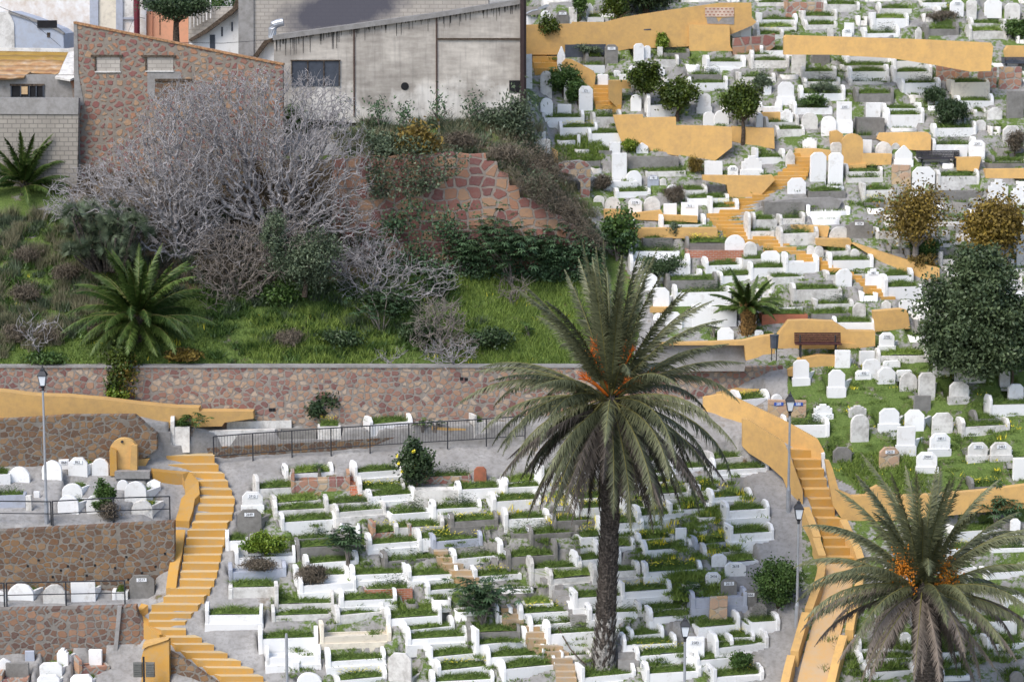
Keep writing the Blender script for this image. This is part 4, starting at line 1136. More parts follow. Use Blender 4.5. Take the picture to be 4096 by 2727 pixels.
stairs('winding yellow steps down the middle of the upper graves', z4(T4, [(400, 1300), (330, 1440), (170, 1568)]) + z4(U4, [(90, 260), (0, 330)]) + z4(U3, [(1960, 350), (1770, 470), (1850, 560), (2000, 620), (2100, 700)]),
       z4(T4, [(560, 1300), (525, 1450), (480, 1568)]) + z4(U4, [(240, 260), (60, 400)]) + z4(U3, [(2210, 450), (2060, 500), (2150, 560), (2300, 640), (2330, 700)]), 612, 975, 15, M['ys'], M['y'])
stairs('worn yellow steps beside the two small round gravestones', z4(U4, [(0, 640), (130, 720), (400, 800), (600, 900), (880, 990), (980, 1080), (1130, 1160)]), z4(U4, [(180, 640), (410, 760), (600, 830), (740, 920), (940, 980), (1100, 1090), (1300, 1200)]), 950, 1200, 14, M['ys'], M['y'])
pwall('retaining_wall', z4(U4, [(-20, 460), (130, 370), (180, 340), (420, 310), (700, 300), (800, 330), (760, 400), (560, 410), (380, 400), (100, 440)]), [(3000, 850), (3340, 820)], .4, M['cw'], label='grey cement retaining wall right of the winding steps', cat='wall')
pwall('retaining_wall', z4(T3, [(1990, 330), (2290, 300), (2353, 290), (2353, 400), (2250, 470), (1995, 470)]), dd(2950, D(2950, 220)), .4, M['stone_red'], label='low red stone wall right of the yellow block', cat='wall')

# ------------------------------------------------------------------ buildings at the top left
def at_wall(pts, d): return dd(pts[0][0], d)
def bwall(name, tile, pts, d, th, mat, parent=None, off=0.0):
    return pwall(name, z4(tile, pts), dd(0, d), th, mat, parent, off)
def rect(x0, y0, x1, y1): return [(x0, y0), (x1, y0), (x1, y1), (x0, y1)]
# concrete hall
def concrete():
    m, n, b = nodes('stained_concrete', .9); v = coords(n, rnd=False); vs = coords(n, sc=(6, 6, .5), rnd=False)
    big = noise(n, v, .55, 7, .65); st = noise(n, vs, 1.0, 4); hz = noise(n, coords(n, sc=(.6, .6, 3), rnd=False), 1.0, 5)
    c = ramp(n, mth(n, 'ADD', mth(n, 'MULTIPLY', big, .6), mth(n, 'MULTIPLY', hz, .4)), [(.36, (.26, .235, .205)), (.5, (.41, .375, .33)), (.64, (.60, .555, .49))])
    tc = N(n, 'ShaderNodeTexCoord'); s = N(n, 'ShaderNodeSeparateXYZ'); L(n, tc.outputs['Object'], s.inputs[0])
    zl = P(1600, 330, 121.3).z; k = mth(n, 'ADD', mth(n, 'MULTIPLY', mth(n, 'SUBTRACT', zl, s.outputs[2]), .8), mth(n, 'MULTIPLY', mth(n, 'SUBTRACT', big, .5), 4.5))
    c = mix(n, ramp(n, k, [(.1, (0, 0, 0)), (.9, (.8, .8, .8))]), c, (.72, .69, .64))
    c = mix(n, ramp(n, st, [(.52, (0, 0, 0)), (.8, (.45, .45, .45))]), c, (.17, .155, .145))
    L(n, c, b.inputs['Base Color']); bump(n, b, big, .3, .04); return m
M['conc'] = concrete()
HALL = [(205, 335), (2318, 30), (2318, 1000), (1900, 1090), (1500, 1110), (1000, 1060), (205, 1000)]
w = pwall('warehouse', z4(T2, HALL), dd(1000, 120.6, 2085, 121.7), 6, M['conc'], label='big stained concrete warehouse with sloping roof edge', cat='building')
a = dd(1000, 120.6, 2085, 121.7)
def hp(name, pts, th, mat, off): return pwall(name, z4(T2, pts), a, th, mat, w, off)
hp('roof_edge', [(195, 305), (1600, 110), (2322, -8), (2322, 36), (1600, 152), (195, 348)], 6.2, M['cw'], .18)
for x, y0, y1 in ((890, 250, 1000), (1596, 150, 1080)): hp('pilaster', [(x - 7, y0), (x + 7, y0), (x + 9, y1), (x - 5, y1)], .2, M['maroon'] if False else plain('rusty_joint', (.09, .06, .05), .9), .05)
hp('ledge', rect(1603, 328, 2316, 343), .2, M['bark'], .08)
wn = hp('window', rect(352, 520, 768, 740), .1, M['slate'], .03)
gl = MB()
for x in (352, 490, 628, 760): gl.prism(front(z4(T2, rect(x, 516, x + 8, 740)), a, .08), (0, .05, 0))
gl.prism(front(z4(T2, rect(345, 514, 775, 524)), a, .09), (0, .06, 0)); gl.build('frame', M['bark'], wn)
hp('vent_hole', [(1325 + 34 * math.cos(t * .3142), 740 + 34 * math.sin(t * .3142)) for t in range(20)], .05, M['dark'], .02)
hp('window', rect(2218, 690, 2318, 795), .1, M['dark'], .03)
dr = MB(); rr_ = random.Random(3)
for i in range(150):
    x = rr_.uniform(215, 2300); yt = 345 - (x - 205) * (305 / 2113) + 6 - (0 if x < 1600 else 4); l = rr_.choice((8, 14, 20, 30, 30, 45, 70, 110)) * (1.3 if x < 900 else 1); q = rr_.uniform(2, 5)
    dr.prism(front(z4(T2, [(x - q, yt - 4), (x + q, yt - 4), (x + q * .4, yt + l), (x - q * .4, yt + l)]), a, .012), (0, .01, 0))
dr.build('soot_streak', plain('soot', (.06, .055, .05), .95), w)['kind'] = 'stuff'
pp = MB(); pp.tube([P(2100 - 7, -60, 121.2), P(2100 - 7, 430, 121.2)], .16, 8)
tag(pp.build('drain_pipe', M['maroon'] if False else plain('dark_pipe', (.035, .022, .022), .5)), 'dark vertical pipe at the right corner of the concrete warehouse', 'pipe')
# block building behind, with the soot patch left by the duct
def soot_block():
    m = blocks('sooty_pale_block', (.42, .385, .34), (.37, .34, .305), (.27, .25, .225), .45, .2, .02); n = m.node_tree; b = n.nodes['Principled BSDF']
    src = b.inputs['Base Color'].links[0].from_socket; tc = N(n, 'ShaderNodeTexCoord'); mp = N(n, 'ShaderNodeMapping', vector_type='TEXTURE'); L(n, tc.outputs['Object'], mp.inputs[0])
    c = P(1000 + 800 / Z, 85 / Z, 126); mp.inputs['Location'].default_value = c; mp.inputs['Rotation'].default_value = (0, R(-11), 0); mp.inputs['Scale'].default_value = (4.0, 50, 1.35)
    ln = N(n, 'ShaderNodeVectorMath', operation='LENGTH'); L(n, mp.outputs[0], ln.inputs[0])
    nz = noise(n, coords(n, rnd=False), 1.2, 5)
    k = mth(n, 'ADD', ln.outputs['Value'], mth(n, 'MULTIPLY', mth(n, 'SUBTRACT', nz, .5), .5))
    L(n, mix(n, ramp(n, k, [(.55, (.95, .95, .95)), (1.3, (0, 0, 0))]), src, (.075, .075, .095)), b.inputs['Base Color']); return m
w = bwall('block_building', T2, [(20, -200), (2040, -200), (2040, 400), (20, 520)], 126, 6, soot_block())
tag(w, 'tall pale block building with a big soot stain behind the warehouse', 'building')
bwall('corner_strip', T1, rect(2040, -200, 2170, 480), 126, .3, M['cw'], w, .1)
du = MB(); q = lambda x, y: P(1000 + x / Z, y / Z, 121.9)
du.tube([q(190, 325), q(192, 250), q(205, 215), q(240, 200), q(286, 190)], [.21, .21, .22, .21, .2], 12)
for x, y, r in ((190, 300, .19), (193, 245, .19), (222, 205, .19)): pass
tag(du.build('duct', M['galv']), 'shiny metal duct elbow rising beside the warehouse roof', 'duct')
# gable wall of stone
GW = [(632, 195), (1250, 320), (2353, 545), (2420, 556), (2420, 1600), (690, 1600), (632, 640)]
w = bwall('gable_wall', T1, GW, 118.2, .6, M['stone_gable']); tag(w, 'roofless stone gable wall with blocked windows', 'building')
bwall('coping', T1, [(628, 186), (1250, 310), (2353, 532), (2425, 545), (2425, 560), (2353, 548), (1250, 326), (628, 204)], 118.2, .7, plain('brick_coping', (.40, .22, .11), .9, 0, .3, 8), w, .06)
bwall('corner_render', T1, [(630, 200), (660, 205), (672, 640), (720, 900), (690, 905), (680, 1000), (690, 1500), (640, 1500), (634, 640)], 118.2, .2, M['cw'], w, .03)
for x0, y0, x1, y1 in ((815, 485, 1028, 612), (1248, 488, 1482, 608)):
    o = bwall('window', T1, rect(x0, y0, x1, y1), 118.2, .1, M['block_fine'], w, .02)
    bwall('lintel', T1, rect(x0 - 40, y0 - 14, x1 + 20, y0 + 2), 118.2, .2, M['bark'], o, .10)
    bwall('frame', T1, rect(x0 - 6, y0, x0 + 8, y1), 118.2, .1, M['bark'], o, .06)
    bwall('sill', T1, rect(x0 - 4, y1 - 2, x1 + 4, y1 + 10), 118.2, .15, M['o'], o, .06)
bwall('render_patch', T1, [(1260, 612), (1540, 612), (1560, 690), (1330, 690), (1320, 860), (1260, 800)], 118.2, .1, M['cw'], w, .02)
o = bwall('window', T1, rect(1335, 690, 1600, 850), 118.2, .1, M['stone_brown'], w, .025); bwall('lintel', T1, rect(1325, 676, 1640, 696), 118.2, .2, M['bark'], o, .1)
# low house with the lichen roof and the block yard wall
w = bwall('yard_wall', T1, [(-400, 970), (670, 975), (660, 1600), (-400, 1600)], 117.6, .4, M['block_grey']); tag(w, 'grey concrete block yard wall at the left edge', 'wall')
bwall('coping', T1, [(-400, 838), (672, 842), (668, 980), (-400, 976)], 117.6, .5, M['cw'], w, .06)
w = bwall('low_house', T1, [(-400, 640), (660, 640), (668, 900), (-400, 900)], 119.5, 4, M['cw']); tag(w, 'low rendered house with lichen covered tile roof', 'building')
o = bwall('window', T1, rect(90, 728, 372, 830), 119.5, .1, M['dark'], w, .02)
bwall('lintel', T1, rect(84, 720, 378, 738), 119.5, .15, M['bark'], o, .06)
bwall('board', T1, rect(178, 742, 236, 808), 119.5, .05, plain('board', (.6, .42, .24), .8), o, .05)
fr = MB()
for x in (90, 172, 245, 305, 365): fr.prism(front(z4(T1, rect(x, 735, x + 9, 830)), dd(0, 119.5), .07), (0, .04, 0))
fr.build('frame', M['slate'], o)
bwall('brick_quoin', T1, [(600, 690), (668, 640), (672, 880), (630, 860)], 119.5, .1, M['stone_red'], w, .03)
def tiles():
    m, n, b = nodes('lichen_tiles', .95); v = coords(n, rnd=False); t = N(n, 'ShaderNodeTexWave', wave_type='BANDS', bands_direction='Z'); t.inputs['Scale'].default_value = 1.4; t.inputs['Distortion'].default_value = 2.5; t.inputs['Detail'].default_value = 3; L(n, v, t.inputs['Vector'])
    c = ramp(n, noise(n, v, 1.6, 6), [(.3, (.30, .15, .08)), (.5, (.42, .25, .12)), (.7, (.52, .40, .28))])
    tc = N(n, 'ShaderNodeTexCoord'); s = N(n, 'ShaderNodeSeparateXYZ'); L(n, tc.outputs['Object'], s.inputs[0])
    k = mth(n, 'ADD', mth(n, 'MULTIPLY', mth(n, 'SUBTRACT', s.outputs[2], P(120, 255, 120).z), .9), noise(n, v, 1.1, 5))
    c = mix(n, ramp(n, k, [(.45, (0, 0, 0)), (.7, (.8, .8, .8))]), c, (.30, .19, .03))
    L(n, mix(n, ramp(n, t.outputs['Fac'], [(.0, (.5, .5, .5)), (.35, (0, 0, 0))]), c, (.12, .08, .05)), b.inputs['Base Color']); bump(n, b, t.outputs['Fac'], .8, .08); return m
def roofpoly(name, pts, dd0, dd1, mat, parent, th=.1):
    m = MB(); q = [P(x / Z, y / Z, dd1 + (dd0 - dd1) * (665 - y) / 235.) for x, y in pts]
    m.prism(q, (0, 0, -th)); return m.build(name, mat, parent)
rf = roofpoly('roof', [(-400, 430), (585, 448), (540, 540), (505, 625), (470, 640), (430, 622), (265, 612), (205, 655), (80, 668), (-400, 662)], 122.5, 119.2, tiles(), w)
roofpoly('verge', [(585, 448), (640, 440), (645, 660), (600, 680), (470, 660), (500, 630)], 122.5, 119.25, M['o'], w)
bwall('hole', T1, [(200, 668), (270, 606), (450, 606), (410, 668)], 121.5, .1, M['dark'], rf)
bwall('ridge', T1, [(-400, 405), (640, 418), (640, 448), (585, 452), (-400, 436)], 122.5, .3, M['o'], rf)
# white buildings further up
w = bwall('white_building', T1, [(-500, -300), (1250, -300), (1250, 420), (-500, 430)], 131, 5, paint('patchy_white_render', (.80, .79, .78), (.55, .44, .34), .22, 2.0)); tag(w, 'patchy white building behind the gable wall', 'building')
bwall('pilaster', T1, rect(768, -300, 840, 400), 131, .3, M['b'], w, .15); bwall('pilaster', T1, rect(992, -300, 1050, 400), 131, .3, M['b'], w, .15)
bwall('render_panel', T1, rect(840, -300, 992, 400), 131, .2, M['c'], w, .05); bwall('window', T1, rect(1052, -300, 1140, 150), 131, .2, M['o'], w, .05); bwall('sill', T1, rect(1045, 150, 1145, 168), 131, .3, M['b'], w, .12)
pp = MB(); pp.tube([P(1170 / Z, -150, 130.4), P(1172 / Z, 310 / Z, 130.4)], .16, 8); tag(pp.build('drain_pipe', M['maroon']), 'thick maroon pipe down the white building', 'pipe')
w = bwall('shed', T1, [(-400, 130), (75, 100), (240, 150), (330, 185), (490, 250), (542, 290), (545, 420), (-400, 440)], 125.5, 3, paint('pale_blue_render', (.46, .51, .60), (.40, .40, .42), .16)); tag(w, 'pale blue rendered shed with a sloping parapet', 'building')
bwall('gable_end', T1, [(-400, 130), (75, 102), (120, 200), (125, 420), (-400, 430)], 125.5, .2, M['o'], w, .05)
bwall('roof_edge', T1, [(72, 96), (240, 146), (330, 180), (490, 240), (545, 284), (545, 300), (485, 262), (330, 200), (72, 116)], 125.5, .4, M['cw'], w, .08)
o = bwall('window', T1, rect(318, 176, 486, 240), 125.5, .1, M['dark'], w, .1); bwall('hatch', T1, rect(402, 280, 428, 322), 125.5, .1, M['bark'], w, .03)
w = bwall('peach_house', T1, [(1250, 100), (1640, 100), (1640, 420), (1250, 420)], 131.2, 4, paint('peach_render', (.80, .40, .25), (.60, .34, .22), .1)); tag(w, 'peach coloured house behind the umbrella pine', 'building')
bwall('pilaster', T1, rect(1265, 120, 1305, 420), 131.2, .2, paint('peach_trim', (.72, .33, .2), (.6, .3, .2), .1), w, .08); bwall('pilaster', T1, rect(1365, 100, 1372, 300), 131.2, .1, M['bark'], w, .02)
w = bwall('unfinished_house', T1, rect(1612, 62, 2060, 420), 131, 4, M['block_fine']); tag(w, 'unfinished block house with bare rods standing on it', 'building')
for i, x in enumerate((1628, 1660, 1690, 1714, 1740, 1768, 1802)):
    m_ = MB(); m_.tube([P(x / Z, (250 - i * 15) / Z, 130.8), P((x - 2) / Z, (60 - i * 14) / Z, 130.8)], .045, 5); m_.build('rod', M['o'], w)
w = bwall('white_cottage', T1, [(1618, 355), (1780, 270), (1900, 180), (2040, 60), (2040, 480), (1618, 480)], 127.5, 3, M['w']); tag(w, 'white cottage with a dark sloping tiled eave', 'building')
bwall('eave', T1, [(1615, 338), (1760, 250), (1890, 150), (1990, 70), (2030, -40), (2090, -40), (2060, 50), (1990, 120), (1880, 200), (1760, 290), (1622, 362)], 127.5, 1.2, M['bark'], w, .5)
bwall('door', T1, rect(1795, 300, 1840, 420), 127.5, .1, M['slate'], w, .02)
for x in (1892, 1978): bwall('window', T1, rect(x, 190 + (1978 - x) * .5, x + 15, 270 + (1978 - x) * .5), 127.5, .1, M['slate'], w, .02)
w = bwall('lean_to', T1, [(2180, 480), (2290, 340), (2353, 330), (2353, 560), (2180, 560)], 122.5, 1.5, M['w']); tag(w, 'small white lean-to under a black tiled eave beside the duct', 'building')
bwall('eave', T1, [(2165, 480), (2260, 350), (2353, 322), (2450, 322), (2440, 345), (2330, 360), (2290, 370), (2230, 450), (2200, 495)], 122.5, 1.2, M['bark'], w, .4)
wi = MB()
for pts in ([(1090, 290), (1135, 180), (1190, 150), (1240, 160)], [(0, 60), (240, 160), (520, 400)], [(1540, 366), (1900, 372), (2353, 340)], [(1240, 20), (1300, 10), (1360, -4)]):
    k_ = MB(); k_.tube([P(x / Z, y / Z, 120.5 if y > 340 else 125) for x, y in pts], .012, 4); tag(k_.build('cable', M['iron']), ['loose cable hanging by the maroon pipe', 'cable crossing the pale blue shed', 'long thin cable above the gable wall', 'pale cable above the umbrella pine'][[1090, 0, 1540, 1240].index(pts[0][0])], 'cable')

# ------------------------------------------------------------------ grass beds shared by the graves
def blades(n, x, y, z, h, lean, wd, rg):
    ang = rg.uniform(0, 2 * np.pi, n); hh = h * rg.uniform(.5, 1.15, n); dx, dy = np.cos(ang), np.sin(ang)
    lx = rg.normal(0, lean, n) * hh; ly = rg.normal(0, lean, n) * hh
    b = np.stack([x, y, z], -1)
    p0 = b + np.stack([dx * wd, dy * wd, 0 * x], -1); p1 = b - np.stack([dx * wd, dy * wd, 0 * x], -1); p2 = b + np.stack([lx, ly, hh], -1)
    return np.stack([p0, p1, p2], 1).reshape(-1, 3)
def leaves(c, n_dir, ln, wd, rg, up=.2):
    """rhombic leaves at points c"""
    n = len(c); d = rg.normal(0, 1, (n, 3)); d[:, 2] += up; d /= np.linalg.norm(d, axis=1)[:, None]
    s = np.cross(d, rg.normal(0, 1, (n, 3))); s /= np.linalg.norm(s, axis=1)[:, None] + 1e-9
    l = (ln * rg.uniform(.6, 1.3, n))[:, None]; w_ = (wd * rg.uniform(.7, 1.2, n))[:, None]
    return np.stack([c - d * l * .5, c + s * w_ * .5, c + d * l * .5, c - s * w_ * .5], 1).reshape(-1, 3)
BEDS = {}
for kind, var in (('g', 4), ('l', 3), ('f', 3), ('d', 4)):
    for i in range(var):
        rg = np.random.default_rng(hash((kind, i)) % 999 if False else ord(kind) * 10 + i); n = 520 if kind != 'd' else 240
        gx, gy = np.meshgrid(np.linspace(0, 1, 13), np.linspace(0, 1, 6))
        gz = .62 * np.sin(np.pi * np.clip(gx, .04, .96)) ** .35 * np.sin(np.pi * np.clip(gy, .06, .94)) ** .35 * (.75 + .25 * rg.random(gx.shape)) * (1 if kind != 'd' else .35) + .0
        V0 = np.stack([gx, gy, gz], -1).reshape(-1, 3); id_ = np.arange(78).reshape(6, 13)
        q = np.stack([id_[:-1, :-1], id_[:-1, 1:], id_[1:, 1:], id_[1:, :-1]], -1).reshape(-1, 4)
        f0 = np.concatenate([q[:, [0, 1, 2]], q[:, [0, 2, 3]]])
        x, y = rg.uniform(.01, .99, n), rg.uniform(.02, .98, n)
        z = .5 * np.sin(np.pi * x) ** .3 * np.sin(np.pi * y) ** .3 * (1 if kind != 'd' else .5)
        patch = np.sin(x * rg.uniform(5, 12) + rg.uniform(0, 6)) * .3 + 1
        V1 = blades(n, x, y, z, .55 * patch, .35, .014, rg)
        parts = [(V0, f0, rg.uniform(.25, .6, len(V0)), 0), (V1, np.arange(len(V1)).reshape(-1, 3), np.repeat(rg.uniform(0, 1, n), 3), 0)]
        if kind == 'f':
            m_ = 70; c = np.stack([rg.uniform(0, 1, m_), rg.uniform(0, 1, m_), rg.uniform(.75, 1.25, m_)], -1)
            Vf = blades(m_, c[:, 0], c[:, 1], c[:, 2], .16, .3, .013, rg); parts.append((Vf, np.arange(len(Vf)).reshape(-1, 3), rg.uniform(0, 1, len(Vf)), 1))
        if kind == 'd':
            cc = rg.uniform(0, 1, (7, 2)); k_ = rg.integers(0, 7, 520); p = cc[k_] + rg.normal(0, .10, (520, 2)); c = np.stack([np.clip(p[:, 0], -.02, 1.02), np.clip(p[:, 1], -.1, 1.1), np.abs(rg.normal(.6, .45, 520))], -1)
            Vl = leaves(c, None, .075, .05, rg); parts.append((Vl, np.concatenate([np.arange(len(Vl)).reshape(-1, 4)[:, [0, 1, 2]], np.arange(len(Vl)).reshape(-1, 4)[:, [0, 2, 3]]]), np.repeat(rg.uniform(0, 1, 520), 4), 2))
        V = []; Fc = []; Ti = []; Mi = []; k0 = 0
        for v_, f_, t_, m_ in parts: V.append(v_); Fc.append(f_ + k0); Ti.append(t_); Mi.append(np.full(len(f_), m_)); k0 += len(v_)
        me = npmesh('grass_bed', np.concatenate(V), np.concatenate(Fc), 3, np.concatenate(Ti), np.concatenate(Mi))
        for mm in (M['grass'] if kind != 'l' else M['grassl'], M['flower'], M['leaf'] if i % 2 else M['olive']): me.materials.append(mm)
        BEDS.setdefault(kind, []).append(me)

V = []; Fc = []; Mi = []; GB = []
for q in FILL:
    c, s = math.cos(q['th']), math.sin(q['th']); o = q['o']; L_, W_ = q['L'], q['W']; bx = [(0, L_, 0, .1, -.3, q['h']), (0, L_, W_ - .1, W_, -.3, q['h']), (0, .1, .1, W_ - .1, -.3, q['h']), (L_ - .1, L_, .1, W_ - .1, -.3, q['h']), (.1, L_ - .1, .1, W_ - .1, -.3, q['h'] - .08)]
    if q['st']: bx[2] = (-.02, .12, -.02, W_ + .02, -.3, q['st']); bx[3] = (L_ - .12, L_ + .02, -.02, W_ + .02, -.3, q['st'] * random.uniform(.7, 1))
    for i, (x0, x1, y0, y1, z0, z1) in enumerate(bx):
        k = len(V); j = lambda: random.uniform(-.03, .03)
        for z in (z0, z1):
            for x, y in ((x0, y0), (x1, y0), (x1, y1), (x0, y1)): V.append((o.x + x * c - y * s + j(), o.y + x * s + y * c, o.z + z + j()))
        Fc += [(k + 4, k + 5, k + 6, k + 7), (k, k + 1, k + 5, k + 4), (k + 1, k + 2, k + 6, k + 5), (k + 2, k + 3, k + 7, k + 6), (k + 3, k, k + 4, k + 7)]; Mi += [3 if i == 4 else q['c']] * 5
    if random.random() < .85:
        rg = np.random.default_rng(len(GB)); n = 130; x, y = rg.uniform(.1, L_ - .1, n), rg.uniform(.1, W_ - .1, n); GB.append(blades(n, o.x + x * c - y * s, o.y + x * s + y * c, o.z + q['h'] - .08 + 0 * x, .2 * random.uniform(.7, 1.4), .4, .022, rg))
me = npmesh('old_kerbs', V, Fc, 4, None, Mi)
for x in ('o', 'g', 'w', 'ground'): me.materials.append(M[x])
tag(link('old_kerbs', me, None), 'worn low grave kerbs crowded between the larger graves', 'kerbs', kind='stuff')
GB = np.concatenate(GB); me = npmesh('kerb_grass', GB, np.arange(len(GB)).reshape(-1, 3), 3, np.repeat(rng.uniform(0, 1, len(GB) // 3), 3)); tag(link('kerb_grass', me, M['grass']), 'short grass growing in the worn low kerbs', 'grass', kind='stuff')

# ------------------------------------------------------------------ labels that single out one grave
LM = [(2410, 2620, 'foot of the tall palm'), (2420, 2300, 'middle of the tall palm trunk'), (2430, 2040, 'top of the tall palm trunk'), (1930, 2350, 'big spreading castor plant'), (1400, 2170, 'upright castor plant in the graves'),
 (1055, 2190, 'bright green spurge bush'), (1660, 1880, 'tall rose bush'), (1285, 1630, 'dark oleander'), (3110, 2320, 'big dark shrub'), (2735, 2560, 'front street lamp'), (3186, 2400, 'lamp beside the ramp'), (3150, 1900, 'tall lamp by the stairs'),
 (1255, 2330, 'brown lavender bush'), (2970, 2620, 'rounded green shrub'), (410, 1950, 'dark conifer bush'), (187, 1950, 'left street lamp'), (490, 1850, 'yellow arched niche'), (870, 2080, 'left ochre stairs'), (590, 2680, 'twin floodlights'), (2260, 2640, 'narrow orange steps'),
 (1150, 2650, 'thin grey post'), (3270, 1370, 'brown bench'), (3095, 1375, 'grey litter bin'), (3880, 1250, 'large olive tree'), (3690, 2300, 'right palm'), (4000, 2080, 'castor plant by the yellow wall'), (3250, 1880, 'orange stairs'), (3430, 1040, 'sloping yellow parapet'),
 (3670, 880, 'bare ochre tree'), (3960, 880, 'leafy ochre tree'), (2985, 1250, 'small pineapple-trunk palm'), (3757, 640, 'black bench'), (3410, 600, 'yellow arch'), (3820, 450, 'pair of dark shrubs'), (2975, 440, 'right citrus tree'), (2715, 400, 'middle citrus tree'), (2590, 350, 'left citrus tree'),
 (2640, 560, 'stepped yellow wall'), (3500, 200, 'very long yellow wall'), (2565, 160, 'grey dumpster'), (2450, 150, 'tall slim tree'), (2930, 750, 'yellow corner platform'), (2290, 720, 'broken stub wall'), (2265, 330, 'dark round shrub by the warehouse'), (3100, 800, 'winding yellow steps'), (3990, 260, 'yellow stub at the right edge'),
 (3650, 560, 'yellow wall by the pointed gravestone'), (2200, 2050, 'left skirt of the tall palm'), (2720, 2100, 'right skirt of the tall palm'), (900, 2480, 'bend of the ochre stairs'), (1520, 2360, 'red brick kerb'), (2880, 2420, 'stone pillar'), (3600, 1700, 'grassy middle of the right plot')]
COLW = {'w': 'white', 'o': 'weathered white', 'g': 'grey cement', 'b': 'lilac grey', 'c': 'cream', 'r': 'red brick', 't': 'terracotta', 's': 'stone-faced', 'x': 'sandstone'}
BEDW = {'g': 'grass-topped', 'l': 'lushly grassed', 'f': 'flowery', 'd': 'weedy', 'n': 'plain'}
SHW = {'o': 'chamfered', 'r': 'round-topped', 'q': 'square', 't': 'stepped', 'h': 'pointed'}
ORD = ['nearest', 'second', 'third', 'fourth', 'fifth', 'sixth', 'seventh', 'eighth', 'ninth', 'tenth', 'eleventh', 'twelfth', 'thirteenth', 'fourteenth', 'fifteenth', 'sixteenth', 'seventeenth']
LEG = set('862 868 2712 2649 3517 2404 2379 2537 2371 2323 2416 2615 2583 2212 2202 712 1169 589 2625 2464 1851 2616 2407 626 2592 2833 2462 932 2782'.split())
buck = {}
for g in GR:
    uc, vc = (g['xl'] + g['xr']) / 2, g['yb'] - 20; best = min(LM, key=lambda l: math.hypot(uc - l[0], (vc - l[1]) * 1.3))
    dx, dy = uc - best[0], (vc - best[1]) * 1.6
    dr_ = ('left of' if dx < 0 else 'right of') if abs(dx) > abs(dy) else ('above' if dy < 0 else 'below')
    g['lm'] = (g['k'], best[2], dr_); buck.setdefault(g['lm'], []).append((math.hypot(dx, dy), id(g)))
for b in buck.values(): b.sort()
def glabel(g):
    i = [x[1] for x in buck[g['lm']]].index(id(g)); noun = 'grave' if g['k'] == 'G' else 'gravestone'
    d = (BEDW[g['bed']] if g['k'] == 'G' else SHW[g['shape']])
    num = f" numbered {g['num']}" if g['num'] in LEG else ''
    return f"{COLW[g['col']]} {d} {noun}{num}, {ORD[i]} one {g['lm'][2]} the {g['lm'][1]}".replace('  ', ' ')

# ------------------------------------------------------------------ building the graves
def kerb(Lg, W, h, t, skew=0.0, sink=-.35, rec=.07):
    o = [(0, 0), (Lg, 0), (Lg + W * skew, W), (W * skew, W)]; i = [(t, t), (Lg - t, t), (Lg - t + (W - 2 * t) * skew, W - t), (t + (W - 2 * t) * skew, W - t)]
    j = lambda: random.uniform(-.012, .012)
    V = [(x, y, sink) for x, y in o] + [(x + j(), y + j(), h + j()) for x, y in o] + [(x + j(), y + j(), h) for x, y in i] + [(x, y, h - rec) for x, y in i]
    Fa = [(0, 1, 5, 4), (1, 2, 6, 5), (2, 3, 7, 6), (3, 0, 4, 7)] + [(4 + k, 4 + (k + 1) % 4, 8 + (k + 1) % 4, 8 + k) for k in range(4)] + [(8 + k, 8 + (k + 1) % 4, 12 + (k + 1) % 4, 12 + k) for k in range(4)] + [(12, 13, 14, 15)]
    me = bpy.data.meshes.new('kerb'); me.from_pydata(V, [], Fa); me.update(); return me
def profile(shape, w, h):
    c = min(w * random.uniform(.2, .28), h * .3)
    if shape == 'r':
        r = min(w / 2, h * .75); return [(0, -.3), (w, -.3)] + [(w / 2 + w / 2 * math.cos(math.pi * k / 10), h - r + r * math.sin(math.pi * k / 10)) for k in range(11)]
    if shape == 'o': return [(0, -.3), (w, -.3), (w, h - c), (w - c, h), (c, h), (0, h - c)]
    if shape == 'h': return [(0, -.3), (w, -.3), (w, h * .62), (w * .56, h), (w * .44, h), (0, h * .62)]
    if shape == 't':
        a, b = h * .72, h * .86; return [(0, -.3), (w, -.3), (w, a), (w * .86, a), (w * .86, b), (w * .68, b), (w * .68, h), (w * .32, h), (w * .32, b), (w * .14, b), (w * .14, a), (0, a)]
    return [(0, -.3), (w, -.3), (w, h + random.uniform(-.02, .02)), (0, h + random.uniform(-.02, .02))]
def slab(name, shape, w, h, t, mat, parent, plane='xz', at=(0, 0, 0)):
    pr = [(a + random.uniform(-.01, .01), b + (random.uniform(-.012, .012) if b > 0 else 0)) for a, b in profile(shape, w, h)]; m = MB()
    if plane == 'xz': m.prism([(at[0] + a, at[1], at[2] + b) for a, b in pr], (0, t, 0))
    else: m.prism([(at[0], at[1] + a, at[2] + b) for a, b in pr], (t, 0, 0))
    o = m.build(name, mat, parent)
    bv = o.modifiers.new('edge', 'BEVEL'); bv.width = .015; bv.segments = 1; bv.limit_method = 'ANGLE'
    return o
txtcache = {}
def number(parent, txt, loc, w, h, rot, blue=False):
    m = MB(); m.box(-w / 2, w / 2, -.012, .012, -h / 2, h / 2); p = m.build('number_plate', M['blue'] if blue else M['plate'], parent); p.location = loc; p.rotation_euler = rot
    c = bpy.data.curves.new('number', 'FONT'); c.body = txt; c.align_x = 'CENTER'; c.align_y = 'CENTER'; c.size = 1.0; c.offset = .012
    fo = bpy.data.objects.new('number', c); C.objects.link(fo); bpy.context.view_layer.update()
    me = bpy.data.meshes.new_from_object(fo); bpy.data.objects.remove(fo); me.materials.clear(); me.materials.append(M['plate'] if blue else M['ink'])
    o = bpy.data.objects.new('number', me); C.objects.link(o); o.parent = p; o.location = (0, -.016, 0); o.rotation_euler = (R(90), 0, 0)
    s = h * 1.08; o.scale = (min(s * .9, w / (.62 * len(txt))), s, 1)
